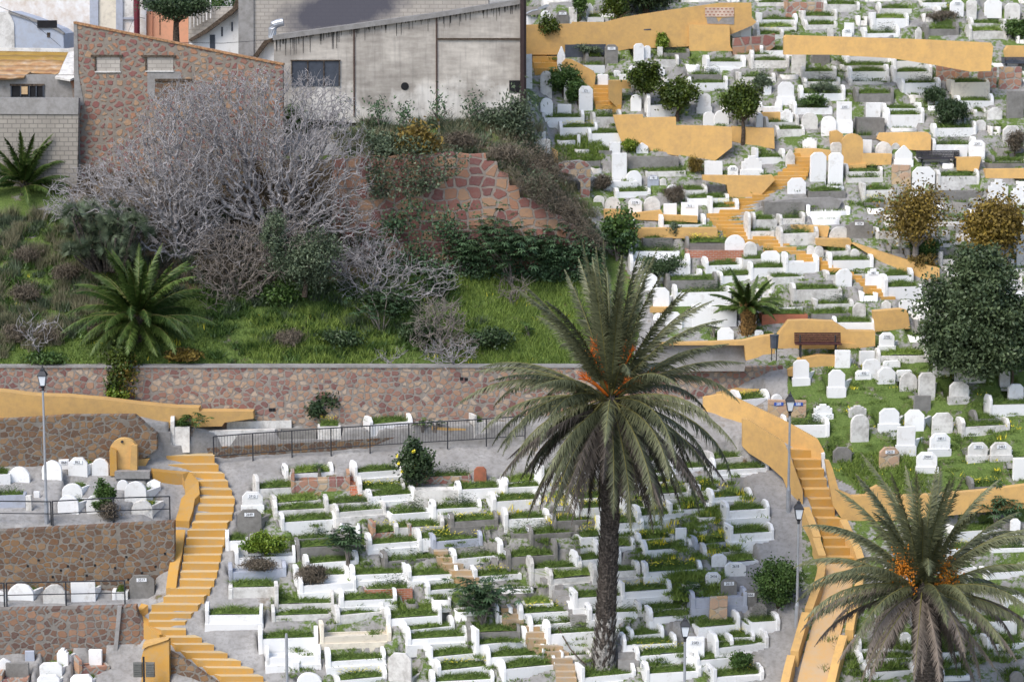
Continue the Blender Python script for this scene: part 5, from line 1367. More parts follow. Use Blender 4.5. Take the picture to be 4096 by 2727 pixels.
def bed(g, root, x0, x1, y0, y1, z, skew=0.0):
    k = g.get('bed', 'g')
    if k == 'n' or x1 - x0 < .1: return
    me = random.choice(BEDS[k]); o = bpy.data.objects.new('grass_bed' if k != 'd' else 'bed_plants', me); C.objects.link(o); o.parent = root
    if k == 'd': o['kind'] = 'stuff'
    o.location = (x0, y0, z); hs = {'g': .33, 'l': .42, 'f': .38, 'd': .40}[k] * random.uniform(.85, 1.2); o.scale = (x1 - x0, y1 - y0, hs)
for g in GR:
    mat = M[g['col']]; root = thing('grave' if g['k'] == 'G' else 'gravestone', glabel(g), 'grave' if g['k'] == 'G' else 'gravestone', g['o'], 'kerbed graves on the hillside' if g['k'] == 'G' else 'upright gravestones on the hillside', g['th'])
    root.rotation_euler.y = R(random.uniform(-.8, .8)); Lg, W = g['L'], g['W']
    if g['k'] == 'G':
        h = g['hb']; t = .11; hp_ = 0
        o = link('kerb', kerb(Lg, W, h, t), mat, root)
        if g['p'] and h > .2:
            hp_ = h * random.uniform(.38, .5); m = MB(); m.box(-.05, Lg + .05, -.06, W + .03, -.35, hp_, .008); m.build('plinth', mat if g['col'] != 's' else M['g'], root)
        x0, x1 = t, Lg - t
        if g['hh'] > h + .05:
            tk = random.uniform(.13, .19); o = slab('headstone', random.choice('ooooooqr') if g['col'] != 's' else 'q', W + .05, g['hh'], tk, mat, root, 'yz', (-.025, -.03, 0)); x0 = tk
            if g['num']:
                number(o, g['num'], (-.04, W * .5, min(g['hh'] - .16, g['hh'] * .8)), .36, .15, (0, 0, R(-90)))
        if g['hf'] > h + .05:
            tk = random.uniform(.12, .17); slab('footstone', random.choice('ooor') if g['col'] != 's' else 'q', W + .05, g['hf'], tk, mat, root, 'yz', (Lg - tk + .025, -.03, 0)); x1 = Lg - tk
        if random.random() < .3 and g['bed'] == 'g' : g['bed'] = random.choice('glfd')
        bed(g, root, x0 + .01, x1 - .01, t + .01, W - .04, h - .075)
    else:
        h = g['hh']; t = random.uniform(.14, .22); o = slab('headstone', g['shape'], Lg, h, t, mat, root)
        if g['p']:
            m = MB(); m.box(-.05, Lg + .05, -.05, t + .06, -.35, h * random.uniform(.26, .36), .01); m.build('plinth', mat, root)
        if g['b']:
            sk = {'M4': .55, 'M1': .35, 'B1': .35}.get(g['tile'], .3); bl = 1.05; bh = h * random.uniform(.45, .58); bw = Lg * .9
            ob = link('kerb', kerb(bw, bl, bh, .09, sk), mat, root); ob.location = (.05 + t * sk, t + .002, 0)
            g['bed'] = random.choice('glfd'); me = random.choice(BEDS[g['bed']]); q = bpy.data.objects.new('grass_bed', me); C.objects.link(q); q.parent = root; q.location = (.05 + t * sk + .1 + .25 * sk, t + .09, bh - .07); q.scale = (bw - .2, bl - .2, .2)
        if g['num']:
            wd = min(Lg * .62, .42); number(o, g['num'], (Lg / 2, -.015, h * .86 - .07), wd, .15, (0, 0, 0), g['num'] in ('588', '589'))

# ------------------------------------------------------------------ plants
S = FW / 2355.0                                   # the overview picture's pixels -> full pixels
def quads_to_mesh(name, V, tint, mat, parent, loc=None):
    o = link(name, npmesh(name, V, np.arange(len(V)).reshape(-1, 4), 4, tint), mat, parent)
    if loc is not None: o.location = loc
    return o
def crown_points(rg, n, size, clumps, spread, shell=.55, flat=0.0, squash_bottom=.9):
    d = rg.normal(0, 1, (clumps, 3)); d /= np.linalg.norm(d, axis=1)[:, None]
    d[:, 2] = np.where(d[:, 2] < 0, d[:, 2] * squash_bottom, d[:, 2])
    r = rg.uniform(shell, 1.0, clumps)[:, None]; c = d * r * (1 - spread * .6)
    k = rg.integers(0, clumps, n); sz = rg.uniform(.6, 1.3, clumps)[k][:, None]
    p = c[k] + rg.normal(0, 1, (n, 3)) * spread * .5 * sz
    return p * np.array(size) / 2, k
def foliage(name, parent, center, size, n, ln, wd, mat, seed, clumps=26, spread=.36, shell=.5, up=.25):
    rg = np.random.default_rng(seed); p, k = crown_points(rg, n, size, clumps, spread, shell)
    V = leaves(p + np.array(center), None, ln * 1.1, wd * 1.45, rg, up)
    ct = rg.uniform(0, .55, clumps)[k]; t = np.clip(ct + rg.uniform(0, .45, n), 0, 1)
    return quads_to_mesh(name, V, np.repeat(t, 4), mat, parent)
def limbs(name, parent, base_r, pts, mat, seed, n=5, spread=1.0):
    rd = random.Random(seed); m = MB(); b, top = Vector(pts[0]), Vector(pts[1]); mid = b.lerp(top, .5) + Vector((rd.uniform(-.1, .1), rd.uniform(-.1, .1), 0))
    m.tube([b + Vector((0, 0, -.3)), mid, top], [base_r, base_r * .8, base_r * .65], 7)
    for i in range(n):
        e = top + Vector((rd.uniform(-1, 1) * spread, rd.uniform(-1, 1) * spread * .7, rd.uniform(.3, 1) * spread)); h = top.lerp(e, .5) + Vector((0, 0, .12 * spread))
        m.tube([top + Vector((0, 0, -.05)), h, e], [base_r * .5, base_r * .32, base_r * .12], 5)
    return m.build(name, mat, parent)
sd_ = [100]
def plant(kind, label, cat, x, yb, w, h, mat, n=1500, ln=.16, wd=.07, trunk=0.0, tmat=None, clumps=26, spread=.36, shell=.45, depth=None, up=.25, name=None, group=None, dback=.0):
    """x, yb: overview pixel of the foot; w, h: size in overview pixels; trunk: part of the height below the crown"""
    sd_[0] += 1; g = P(x * S, yb * S, D(x * S, yb * S) + dback); m_ = mpp(x * S, yb * S, g.y) * S; W, H = w * m_, h * m_
    root = thing(name or kind, label, cat, g, group)
    ch = H * (1 - trunk); cz = H * trunk + ch / 2
    limbs('trunk' if trunk > .05 else 'stem', root, max(.03, .035 * W if trunk < .05 else .06 * W), [(0, 0, 0), (0, 0, max(H * trunk, H * .25))], tmat or M['bark'], sd_[0], 6, ch * .35)
    foliage('crown' if trunk > .05 else 'foliage', root, (0, 0, cz), (W, depth or W * .8, ch), int(n * 2.1), ln, wd, mat, sd_[0], clumps, spread, shell, up)
    return root
plant('oleander', 'dark oleander bush in front of the pink stone wall', 'bush', 740, 972, 100, 82, M['leaf'], 1500, .2, .07)
r0 = plant('climbing_bush', 'tall olive green climbing bush against the pink stone wall', 'bush', 287, 935, 108, 172, M['orange'], 1500, .15, .07, shell=.3)
foliage('foliage', r0, (.1, 0, 1.2), (1.7, 1.2, 2.2), 900, .15, .07, M['autumn'], 91)
foliage('foliage', r0, (-.3, -.5, .5), (1.3, .9, .9), 700, .13, .08, M['leafy'], 92)
r0 = plant('rose_bush', 'tall dark rose bush with a few yellow blooms', 'bush', 955, 1122, 95, 118, M['leaf'], 1700, .13, .08, clumps=30)
for dx, dz in ((-.78, 1.55), (-.05, 1.72), (.0, 1.05), (-.55, .85), (-.7, 1.2)):
    rg = np.random.default_rng(int(dz * 100)); V = leaves(rg.normal(0, .035, (14, 3)) + np.array([dx, -.45, dz]), None, .09, .08, rg); quads_to_mesh('rose_bloom', V, np.repeat(rg.uniform(.5, 1, 14), 4), M['flower'], r0)
plant('conifer_bush', 'dark conifer bush among the domed white stones', 'bush', 238, 1182, 66, 84, M['leafm'], 2200, .12, .035, clumps=40, spread=.25)
plant('dry_bush', 'small brown bare bush behind the left railing', 'bush', 254, 1196, 55, 44, M['lav'], 700, .16, .02, spread=.5)
plant('spurge_bush', 'bright green spurge bush filling a white grave', 'bush', 608, 1278, 118, 56, M['leafy'], 2300, .1, .06, clumps=40, spread=.25)
plant('weed_bush', 'dry grey weed filling the lilac grey grave', 'bush', 592, 1310, 100, 30, M['lav'], 1100, .18, .025, spread=.5)
plant('lavender_bush', 'brown lavender bush standing in a white grave', 'bush', 720, 1345, 82, 48, M['lav'], 1500, .22, .02, up=1.2)
plant('dark_shrub', 'big dark green shrub with loose sprigs near the lower lamp', 'bush', 1790, 1395, 140, 120, M['leafm'], 3800, .12, .055, clumps=48, spread=.3)
r0 = plant('olive_bush', 'grey green wild olive bush under the bare fig branches', 'bush', 700, 668, 190, 150, M['olive'], 5200, .15, .05, clumps=46, spread=.3, depth=2.6, dback=-1.8)
foliage('foliage', r0, (-1.3, -.4, 2.7), (1.6, 1.4, 2.4), 2200, .15, .04, M['olive'], 95)
plant('round_shrub', 'rounded dark green shrub near the bottom right graves', 'bush', 1705, 1540, 66, 48, M['leafm'], 1300, .11, .05)
plant('scrub_bush', 'loose olive bush in front of the warehouse foot', 'bush', 955, 375, 120, 100, M['autumn'], 1000, .18, .08, spread=.45)
r0 = plant('scrub_bush', 'dark ivy bush inside the bare fig tangle', 'bush', 668, 345, 95, 110, M['leafm'], 900, .2, .1, spread=.45, dback=2)
plant('tree_shrub', 'thin drooping shrub at the right end of the warehouse', 'bush', 1190, 330, 95, 130, M['olive'], 900, .2, .06, spread=.6, shell=.2)
plant('scrub_bush', 'grey green brush below the warehouse corner', 'bush', 1150, 300, 130, 60, M['olive'], 800, .2, .05, spread=.6, shell=.2)
plant('scrub_bush', 'thorny brown brush right of the ruined wall', 'bush', 1240, 440, 150, 120, M['lav'], 1700, .3, .02, spread=.6, shell=.1)
plant('scrub_bush', 'dark tangled brush where the ruined wall meets the graves', 'bush', 1425, 590, 100, 115, M['leafm'], 1300, .16, .1, spread=.45)
# palmate castor oil plants
def castor(label, x, yb, w, h, n, seed, mat='castor', size=.32):
    g = G0(x * S, yb * S); m_ = mpp(x * S, yb * S, g.y) * S; W, H = w * m_, h * m_; rg = np.random.default_rng(seed); root = thing('castor_plant', label, 'plant', g)
    p, k = crown_points(rg, n, (W, W * .6, H * .9), 14, .5, .3); p[:, 2] += H * .52; V = []; T = []
    for c in p:
        az = rg.uniform(0, 6.28); tilt = rg.uniform(-.5, .25); f = np.array([math.cos(az), math.sin(az), tilt]); s = np.cross(f, [0, 0, 1]); s /= np.linalg.norm(s); sz = size * rg.uniform(.6, 1.15); t = rg.random()
        for a in np.linspace(-2.1, 2.1, 7):
            d = f * math.cos(a) + s * math.sin(a); e = np.cross(d, np.cross(f, s)); e /= np.linalg.norm(e) + 1e-9; l = sz * (.6 + .4 * math.cos(a * .6)); tip = c + d * l + np.array([0, 0, -.22 * l])
            V += [c, c + d * l * .5 + e * l * .13, tip, c + d * l * .5 - e * l * .13]; T += [t] * 4
    quads_to_mesh('foliage', np.array(V), np.array(T), M[mat], root)
    m = MB(); rd = random.Random(seed)
    for i in range(7):
        e = Vector(p[rd.randrange(n)]); m.tube([(rd.uniform(-.1, .1), 0, -.2), Vector((e.x * .4, e.y * .4, e.z * .55)), e], [.03, .022, .01], 5)
    m.build('stem', M['drytwig'], root)
castor('upright castor oil plant between the left graves', 800, 1292, 95, 105, 110, 1)
castor('spreading castor oil plant above the small orange steps', 1110, 1428, 170, 105, 220, 2)
castor('bright castor oil plant on the cement block by the niche', 440, 992, 80, 48, 34, 3, 'leafm')
castor('castor oil plant in front of the long yellow wall', 2290, 1205, 140, 95, 80, 4, 'castor', .38)
castor('large castor thicket covering the ruined red wall', 1180, 655, 310, 185, 620, 5, 'castor', .34)
for i, (x, yb, w, h, n) in enumerate(((1060, 640, 110, 120, 110), (1270, 650, 130, 150, 170), (1350, 640, 120, 100, 110), (1190, 585, 120, 90, 90), (1110, 560, 90, 80, 60), (1010, 690, 130, 100, 100), (1420, 600, 90, 100, 80))):
    castor(['castor bush at the foot of the ruined wall, left part', 'castor bush at the foot of the ruined wall, right part', 'castor bush at the right end of the ruined wall', 'castor clump climbing the middle of the ruined wall', 'castor clump high on the left of the ruined wall', 'castor bush among the bare branches left of the ruined wall', 'castor clump where the ruined wall ends at the graves'][i], x, yb, w, h, n, 70 + i, 'castor', .34)
def creeper(label, poly, wallpts, n, mat, seed, ln=.15, wd=.1, name='ivy'):
    rg = np.random.default_rng(seed); lo = np.array([[q[0], q[1]] for q in poly]); pts = []
    u0, u1, v0, v1 = lo[:, 0].min(), lo[:, 0].max(), lo[:, 1].min(), lo[:, 1].max(); cl = [(rg.uniform(u0, u1), v1 - (v1 - v0) * rg.random() ** 1.7) for _ in range(46)]
    while len(pts) < n:
        c = cl[rg.integers(0, len(cl))]; u, v = c[0] + rg.normal(0, 34), c[1] + rg.normal(0, 40)
        if not inp(u, v, poly): continue
        d = wallpts[0][1] + (wallpts[1][1] - wallpts[0][1]) * (u - wallpts[0][0]) / (wallpts[1][0] - wallpts[0][0]); pts.append(P(u, v, d - abs(rg.normal(.12, .25))))
    pts = np.array([tuple(q) for q in pts]); o = pts[:, :].mean(0); root = thing(name, label, 'creeper', o); V = leaves(pts - o, None, ln, wd, rg, -.2); quads_to_mesh('foliage', V, np.repeat(np.clip(rg.uniform(0, 1, n), 0, 1), 4), mat, root)
for i, (x, yb, w, h) in enumerate(((800, 290, 60, 95), (870, 300, 70, 80), (1010, 305, 60, 110), (1090, 290, 70, 90), (700, 240, 40, 90), (930, 300, 50, 70))):
    plant('weed_sapling', ['thin leafy sapling under the warehouse window', 'thin sapling left of the round vent', 'thin tall sapling right of the round vent', 'thin sapling before the right bay of the warehouse', 'ivy sprig climbing beside the warehouse window', 'short sapling straight below the round vent'][i], 'bush', x, yb, w, h, M['castor'], 110, .17, .06, spread=.8, shell=.1, tmat=M['drytwig'])
creeper('leafy creeper over the lower half of the ruined wall', [(1480, 840), (1560, 760), (1800, 820), (2080, 800), (2280, 900), (2420, 1000), (2430, 1130), (1900, 1120), (1480, 1080)], ((1450, 114.9), (2400, 115.8)), 6500, M['castor'], 81, .17, .12)
creeper('olive creeper hanging from the top of the ruined wall', [(1440, 560), (1640, 540), (1900, 600), (1860, 680), (1700, 780), (1480, 800)], ((1450, 114.9), (2400, 115.8)), 2400, M['olive'], 82, .18, .1)
creeper('dry brambles along the sloping edge of the ruined wall', [(1900, 560), (2120, 600), (2280, 800), (2430, 980), (2400, 1010), (2200, 860), (2040, 720), (1930, 640)], ((1450, 114.9), (2400, 115.8)), 4200, M['lav'], 83, .32, .02, 'brambles')
for i, (x, yb, w, h, mt) in enumerate(((1165, 385, 120, 60, 'lav'), (1230, 460, 110, 80, 'olive'), (1300, 540, 110, 90, 'lav'), (1350, 590, 100, 70, 'olive'), (880, 360, 110, 60, 'olive'), (1060, 350, 110, 50, 'lav'))):
    plant('scrub_bush', ['grey scrub above the right top of the ruined wall', 'olive scrub on the bank right of the ruined wall', 'grey scrub halfway down the bank by the stub wall', 'olive scrub low on the bank by the graves', 'olive scrub under the warehouse window', 'grey scrub under the round vent of the warehouse'][i], 'bush', x, yb, w, h, M[mt], 1100, .26 if mt == 'lav' else .2, .022 if mt == 'lav' else .05, spread=.6, shell=.1, up=.7)
castor('castor shoots on the left of the ruined wall', 925, 545, 95, 70, 80, 6, 'castor', .26)
castor('pale leaved shoots on the green slope left of the palm', 1215, 775, 50, 50, 16, 7, 'leafm', .26)
castor('castor seedlings at the head of the grave rows', 975, 985, 55, 30, 14, 8, 'leafm', .26)
castor('castor seedling behind the numbered white grave', 735, 1090, 40, 35, 10, 9, 'castor', .22)
castor('leafy plants in the flowery mound by the pillar', 1590, 1375, 95, 48, 40, 10, 'leafm', .2)
castor('castor sprig on the green slope middle', 880, 770, 190, 120, 110, 11, 'castor', .22)
for i, (x, yb, w, h, mt, lb) in enumerate(((640, 700, 150, 60, 'leafm', 'dark green mound under the olive bush'), (880, 720, 150, 60, 'leaf', 'dark undergrowth below the sprawling bare branches'), (790, 800, 120, 45, 'leaf', 'dark low bush in the middle of the green slope'), (960, 790, 90, 55, 'leaf', 'dark low bush left of the bare rounded shrub'), (500, 640, 130, 60, 'lav', 'brown undergrowth right of the fan palm'),
        (1130, 800, 120, 50, 'leaf', 'dark leafy patch left of the tall palm crown'), (60, 610, 80, 45, 'lav', 'dry brown tussock under the left edge palm'), (60, 700, 90, 50, 'lav', 'grey brown tussock at the left edge of the slope'), (110, 790, 80, 40, 'lav', 'brown tussock left of the broad low palm'), (150, 650, 90, 50, 'lav', 'grey brown tussock before the fan palm'), (35, 790, 60, 45, 'lav', 'brown tussock at the left edge above the pink wall'), (110, 835, 100, 26, 'leafm', 'low green hedge along the pink wall at the left'), (225, 775, 60, 45, 'lav', 'dry tussock touching the broad low palm'), (660, 800, 90, 50, 'lav', 'dry grey weeds on the green slope'), (420, 830, 90, 30, 'autumn', 'yellowish tuft above the pink wall'))):
    plant('undergrowth_bush', lb, 'bush', x, yb, w, h, M[mt], 1000, .16 if mt != 'lav' else .24, .06 if mt != 'lav' else .02, spread=.5, shell=.2, up=.2 if mt != 'lav' else .9)
castor('sprig beside the white stones by the curved yellow wall', 1640, 775, 50, 60, 14, 12, 'castor', .22)
castor('leafy weeds in the planter by the long railing', 1000, 985, 60, 30, 14, 13, 'castor', .2)
# trees of the upper right
CIT = 'citrus trees among the upper graves'
plant('citrus_tree', 'left citrus tree with a slim trunk in the upper graves', 'tree', 1488, 258, 85, 118, M['orange'], 2000, .15, .08, .35, group=CIT)
plant('citrus_tree', 'middle citrus tree leaning over the stepped yellow wall', 'tree', 1560, 278, 98, 105, M['orange'], 2300, .15, .08, .22, group=CIT)
plant('citrus_tree', 'right citrus tree with round dense crown over yellow wall', 'tree', 1708, 330, 98, 145, M['orange'], 2600, .15, .08, .36, group=CIT)
plant('slim_tree', 'tall slim tree in front of the highest yellow wall', 'tree', 1412, 100, 82, 150, M['orange'], 1800, .16, .06, .3)
plant('slim_tree', 'small thin tree beside the slate bench at the top', 'tree', 1262, 122, 58, 90, M['orange'], 800, .15, .06, .42)
plant('slim_tree', 'narrow young tree behind the highest yellow wall', 'tree', 1332, 50, 40, 75, M['leafm'], 800, .15, .06, .15)
plant('dark_shrub', 'dark round shrub by the warehouse corner', 'bush', 1293, 212, 85, 62, M['leafm'], 1800, .14, .06)
plant('dark_shrub', 'dark shrub leaning on the white plaque gravestone', 'bush', 1325, 238, 50, 62, M['leafm'], 1200, .14, .06)
plant('dark_shrub', 'olive young shrub by the yellow corner at the top', 'bush', 1297, 110, 28, 40, M['orange'], 500, .13, .06)
plant('dark_shrub', 'bright green shrub between the dumpster and the bench', 'bush', 1522, 118, 34, 45, M['leafy'], 800, .12, .06)
plant('dark_cypress', 'broad dark green tree mass behind the highest yellow wall', 'tree', 1485, 45, 180, 130, M['leaf'], 4200, .2, .06, .1)
plant('dark_shrub', 'dark spruce-like shrub above the middle graves', 'bush', 1752, 210, 52, 42, M['olive'], 900, .14, .04)
plant('dark_shrub', 'smaller dark shrub of the right pair', 'bush', 2147, 240, 60, 44, M['leaf'], 1300, .16, .035, up=.8)
plant('dark_shrub', 'larger dark spiky shrub of the right pair', 'bush', 2190, 292, 95, 72, M['leaf'], 2300, .2, .035, up=.8)
plant('dark_shrub', 'dark heather in a weathered white grave', 'bush', 1895, 215, 75, 28, M['olive'], 900, .16, .03)
plant('dark_shrub', 'dark green heather over a white grave in the upper middle', 'bush', 1870, 248, 80, 34, M['leafm'], 1100, .14, .04)
plant('dark_shrub', 'brown brush at the top right between graves', 'bush', 2165, 48, 90, 26, M['lav'], 800, .16, .025)
plant('dark_shrub', 'reddish grass clump below the stepped yellow wall', 'bush', 1600, 398, 42, 40, M['autumn'], 700, .22, .02, up=1.2)
plant('dark_shrub', 'brown spiky clump before a white gravestone', 'bush', 1548, 468, 56, 45, M['lav'], 800, .28, .018, up=1.4)
plant('dark_shrub', 'green bush beside white square gravestones', 'bush', 1448, 350, 46, 32, M['leafy'], 600, .12, .05)
plant('dark_shrub', 'brown bush in the kerb left of the fence of graves', 'bush', 1385, 440, 55, 40, M['lav'], 700, .2, .02, up=1)
plant('dark_shrub', 'dark blue-green bush on the grey kerb near the ledge', 'bush', 1552, 545, 34, 34, M['olive'], 500, .12, .04)
plant('dark_shrub', 'dark brush over the white kerbs right of the ruin', 'bush', 1520, 640, 110, 60, M['leaf'], 1300, .13, .05, spread=.5)
plant('dark_shrub', 'dark shrub at the right edge of the hill', 'bush', 2340, 90, 60, 50, M['leafm'], 900, .14, .06)
plant('dark_shrub', 'brown shrub at the right edge under the top walls', 'bush', 2335, 350, 60, 50, M['lav'], 900, .2, .03)
plant('dark_shrub', 'deep green mat below the ochre tree', 'bush', 2125, 590, 75, 45, M['leafm'], 1300, .12, .06)
plant('dark_shrub', 'bushy weeds at the foot of the sloping parapet', 'bush', 2120, 622, 80, 40, M['autumn'], 900, .14, .05)
plant('ochre_tree', 'half bare ochre tree behind the sloping parapet', 'tree', 2105, 612, 165, 190, M['autumn'], 2600, .16, .07, .24, M['drytwig'], spread=.6, shell=.3)
plant('ochre_tree', 'leafy ochre tree at the right edge above the olive', 'tree', 2285, 620, 165, 175, M['autumn'], 4200, .17, .09, .15, M['drytwig'], spread=.5, shell=.3)
r0 = plant('olive_tree', 'large dense olive tree at the right edge', 'tree', 2325, 895, 60, 120, M['olive'], 60, .16, .06, .5)
for i, (cx, cz, w, h, n) in enumerate(((-1.9, 3.8, 6.0, 5.6, 18000), (-3.2, 2.4, 3.4, 3.4, 6000), (.2, 2.8, 4.6, 4.2, 9000), (-1.2, 1.5, 5.4, 2.4, 7000), (-1.7, 5.6, 3.4, 2.8, 5000))):
    foliage('crown', r0, (cx, -.4, cz), (w, w * .8, h), n, 0.19, .08, M['olivetree'], 870 + i, 70, .22, .3)
plant('umbrella_pine', 'umbrella pine with a flat dark crown before the peach house', 'tree', 407, 130, 165, 150, M['leaf'], 4200, .16, .06, .52, M['bark'], depth=3.0, dback=-5.0)
plant('hedge_top', 'dark green tree tops behind the unfinished house', 'tree', 510, 70, 130, 90, M['leafm'], 1600, .2, .06, .1)

# ---- palms
def frond_geo(Lf, el, az, n, leaf, droop, rg, vshape=.5, wd=.08, hang=.25):
    """rachis polyline and leaflets as triangles, from the crown centre"""
    ds = Lf / n; a = el; p = np.zeros(3); pts = [p.copy()]; tang = []
    bend = rg.normal(0, .22)
    for i in range(n):
        a -= droop / n * (i / n) ** .8 * 1.9; az += bend / n * 1.6 * (i / n)
        d = np.array([math.cos(a) * math.cos(az), math.cos(a) * math.sin(az), math.sin(a)]); p = p + d * ds; pts.append(p.copy()); tang.append(d)
    pts = np.array(pts); V = []; side = np.array([-math.sin(az), math.cos(az), 0.])
    for i in range(int(n * .14), n):
        s = i / n; q = pts[i]; d = tang[i]; nrm = np.cross(side, d); l = leaf * math.sin(math.pi * min(1, (.16 + .84 * s) ** .8)) ** .6 * (1 if s < .93 else .7)
        for k in (-1, 1):
            for sub in (0, .25, .5, .75):
                side = np.array([-math.sin(az), math.cos(az), 0.]) if False else side; e = d * (.62 + .25 * s) + side * k * (.72 - .25 * s) + nrm * vshape * rg.uniform(.2, 1) + rg.normal(0, .16, 3); e /= np.linalg.norm(e); e[2] -= hang * rg.uniform(.4, 1.3)
                b = q + d * ds * sub; w_ = d * wd * .5; V += [b - w_, b + w_, b + e * l * rg.uniform(.8, 1.1)]
    return pts, np.array(V)
def frond(root, origin, Lf, el, az, n, leaf, droop, mat, rg, tint=(0, 1), **kw):
    pts, V = frond_geo(Lf, el, az, n, leaf, droop, rg, **kw); m = MB(); step = max(1, n // 9); pp_ = [Vector(p) for p in pts[::step]]
    m.tube(pp_, [max(.006, .035 * (Lf / 4.5) * (1 - i / len(pp_))) for i in range(len(pp_))], 4)
    RV = np.array(m.v); RF = []
    for f in m.f:
        for i in range(1, len(f) - 1): RF.append((f[0], f[i], f[i + 1]))
    k = len(RV); allV = np.concatenate([RV, V]); fs = np.concatenate([np.array(RF), np.arange(len(V)).reshape(-1, 3) + k])
    t = np.concatenate([np.full(k, .5), np.repeat(np.clip(rg.normal(rg.uniform(*tint), .16, len(V) // 3), 0, 1), 3)])
    me = npmesh('frond', allV, fs, 3, t, np.concatenate([np.ones(len(RF)), np.zeros(len(V) // 3)])); me.materials.append(mat); me.materials.append(M['rachis'])
    o = bpy.data.objects.new('frond', me); C.objects.link(o); o.parent = root; o.location = origin; return o
def palm_trunk(root, b, t, r0, r1, mat, seed, scales=900, flare=1.25, white=False):
    rd = random.Random(seed); m = MB(); b, t = Vector(b), Vector(t); n_ = 14; pts = []; rad = []
    for i in range(n_ + 1):
        s = i / n_; q = b.lerp(t, s) + Vector((.10 * math.sin(s * 3.0), 0, 0)); pts.append(q); rad.append((r0 + (r1 - r0) * s) * (1 + (flare - 1) * max(0, 1 - s * 6) ** 1.3 + .1 * max(0, (s - .9) * 10)))
    m.tube(pts, rad, 14)
    ga = 2.39996; L_ = (t - b).length; sp = MB()
    for i in range(scales):
        s = (i + .5) / scales; f = s * n_; j = min(int(f), n_ - 1); c = pts[j].lerp(pts[j + 1], f - j); r = rad[j] + (rad[j + 1] - rad[j]) * (f - j); an = i * ga + rd.uniform(-.12, .12)
        out = Vector((math.cos(an), math.sin(an), 0)); sd2 = Vector((-math.sin(an), math.cos(an), 0)); w_ = r * rd.uniform(.26, .40); h_ = rd.uniform(.24, .42); lift = rd.uniform(.07, .17)
        p = c + out * (r - .02)
        (sp if white and s < .2 and rd.random() < .45 else m).add([p - sd2 * w_, p + sd2 * w_, p + Vector((0, 0, -h_ * .5)) + out * .02, p + out * lift + Vector((0, 0, h_))], [(0, 2, 3), (2, 1, 3), (1, 0, 3), (0, 1, 2)])
    o = m.build('trunk', mat, root, fix=False)
    if sp.v: sp.build('whitewash_remnant', M['pwhite'], o, fix=False)
    return o
def palm(label, foot, crown, dy, fr, r0, r1, seed, group=None, trunk_mat=None, scales=900, white=False, fine=44):
    y = D(*foot) + dy; f = P(foot[0], foot[1], y); c = P(crown[0], crown[1], y) ; root = thing('palm_tree', label, 'palm', f, group); rg = np.random.default_rng(seed); off = c - f
    if off.z > .3: palm_trunk(root, (0, 0, -.4), off, r0, r1, trunk_mat or M['ptrunk'], seed, scales, white=white)
    for (cnt, el0, el1, l0, l1, dr0, dr1, leaf, mt, t0, t1) in fr:
        for i in range(cnt):
            az = (i + rg.uniform(-.35, .35)) / cnt * 2 * math.pi + rg.uniform(0, .4); el = R(rg.uniform(el0, el1)); a = Vector((math.cos(az), math.sin(az), 0)) * (r1 * .6 * math.cos(el))
            frond(root, off + a + Vector((0, 0, rg.uniform(-.25, .2))), rg.uniform(l0, l1), el, az, fine, leaf, rg.uniform(dr0, dr1), M[mt], rg, (t0, t1))
    return root, off
main, off = palm('tall date palm with rough trunk standing among the lower graves', (2412, 2655), (2443, 1590), .2, [
    (12, 72, 89, 5.4, 6.5, .05, .35, .66, 'palm', .35, .8), (14, 54, 72, 5.5, 6.5, .3, .7, .66, 'palm', .3, .85), (13, 28, 50, 5.5, 6.6, .6, 1.1, .64, 'palm', .25, .85), (14, 2, 26, 5.2, 6.6, .9, 1.5, .64, 'palm', .2, .9),
    (15, -22, 0, 5.2, 6.5, .8, 1.3, .62, 'palm', .1, .85), (17, -46, -22, 5.0, 6.3, .5, .9, .58, 'palm', .0, .6), (15, -66, -40, 4.2, 6.0, .25, .6, .55, 'palmd', .0, .5)], .37, .31, 21, white=True, scales=1100)
def old_fronds(root, off, specs, seed, r1):
    rg = np.random.default_rng(seed); V = []; Fa = []; T = []; k = 0
    for cnt, e0, e1, l0, l1, d0, d1, leaf, t0, t1 in specs:
        for i in range(cnt):
            az = rg.uniform(-.9, math.pi + .9) if e0 < -60 else rg.uniform(0, 2 * math.pi); pts, v = frond_geo(rg.uniform(l0, l1), R(rg.uniform(e0, e1)), az, 34, leaf, rg.uniform(d0, d1), rg, wd=.07, hang=.5); a = np.array([math.cos(az), math.sin(az), 0]) * r1 * .6; V.append(v + a + [0, 0, -.25]); T.append(np.repeat(np.clip(rg.normal(rg.uniform(t0, t1), .15, len(v) // 3), 0, 1), 3))
    V = np.concatenate(V); me = npmesh('old_fronds', V, np.arange(len(V)).reshape(-1, 3), 3, np.concatenate(T)); o = link('old_fronds', me, M['palmd'], root, off); o['kind'] = 'stuff'
old_fronds(main, off, [(26, -44, -8, 4.6, 6.0, .4, .9, .55, .0, .35), (24, -72, -46, 3.8, 5.6, .15, .5, .5, .0, .5)], 5, .4)
rd = random.Random(4)
for i in range(15):
    az = rd.uniform(math.pi * 1.0, math.pi * 2.0) if i < 11 else rd.uniform(0, math.pi); el = R(rd.uniform(28, 72)); l = rd.uniform(1.3, 2.4); d = Vector((math.cos(az) * math.cos(el), math.sin(az) * math.cos(el), math.sin(el))); m = MB()
    m.tube([d * .2, d * l * .6 + Vector((0, 0, .05)), d * l], [.05, .045, .03], 5)
    for k in range(26):
        q = d * l * rd.uniform(.82, 1.05); e = d * rd.uniform(.1, .3) + Vector((rd.uniform(-.2, .2), rd.uniform(-.2, .2), rd.uniform(-.15, .2))); m.tube([q, q + e], [.012, .008], 3)
    o = m.build('fruit_stalk', M['fruit'], main, off)
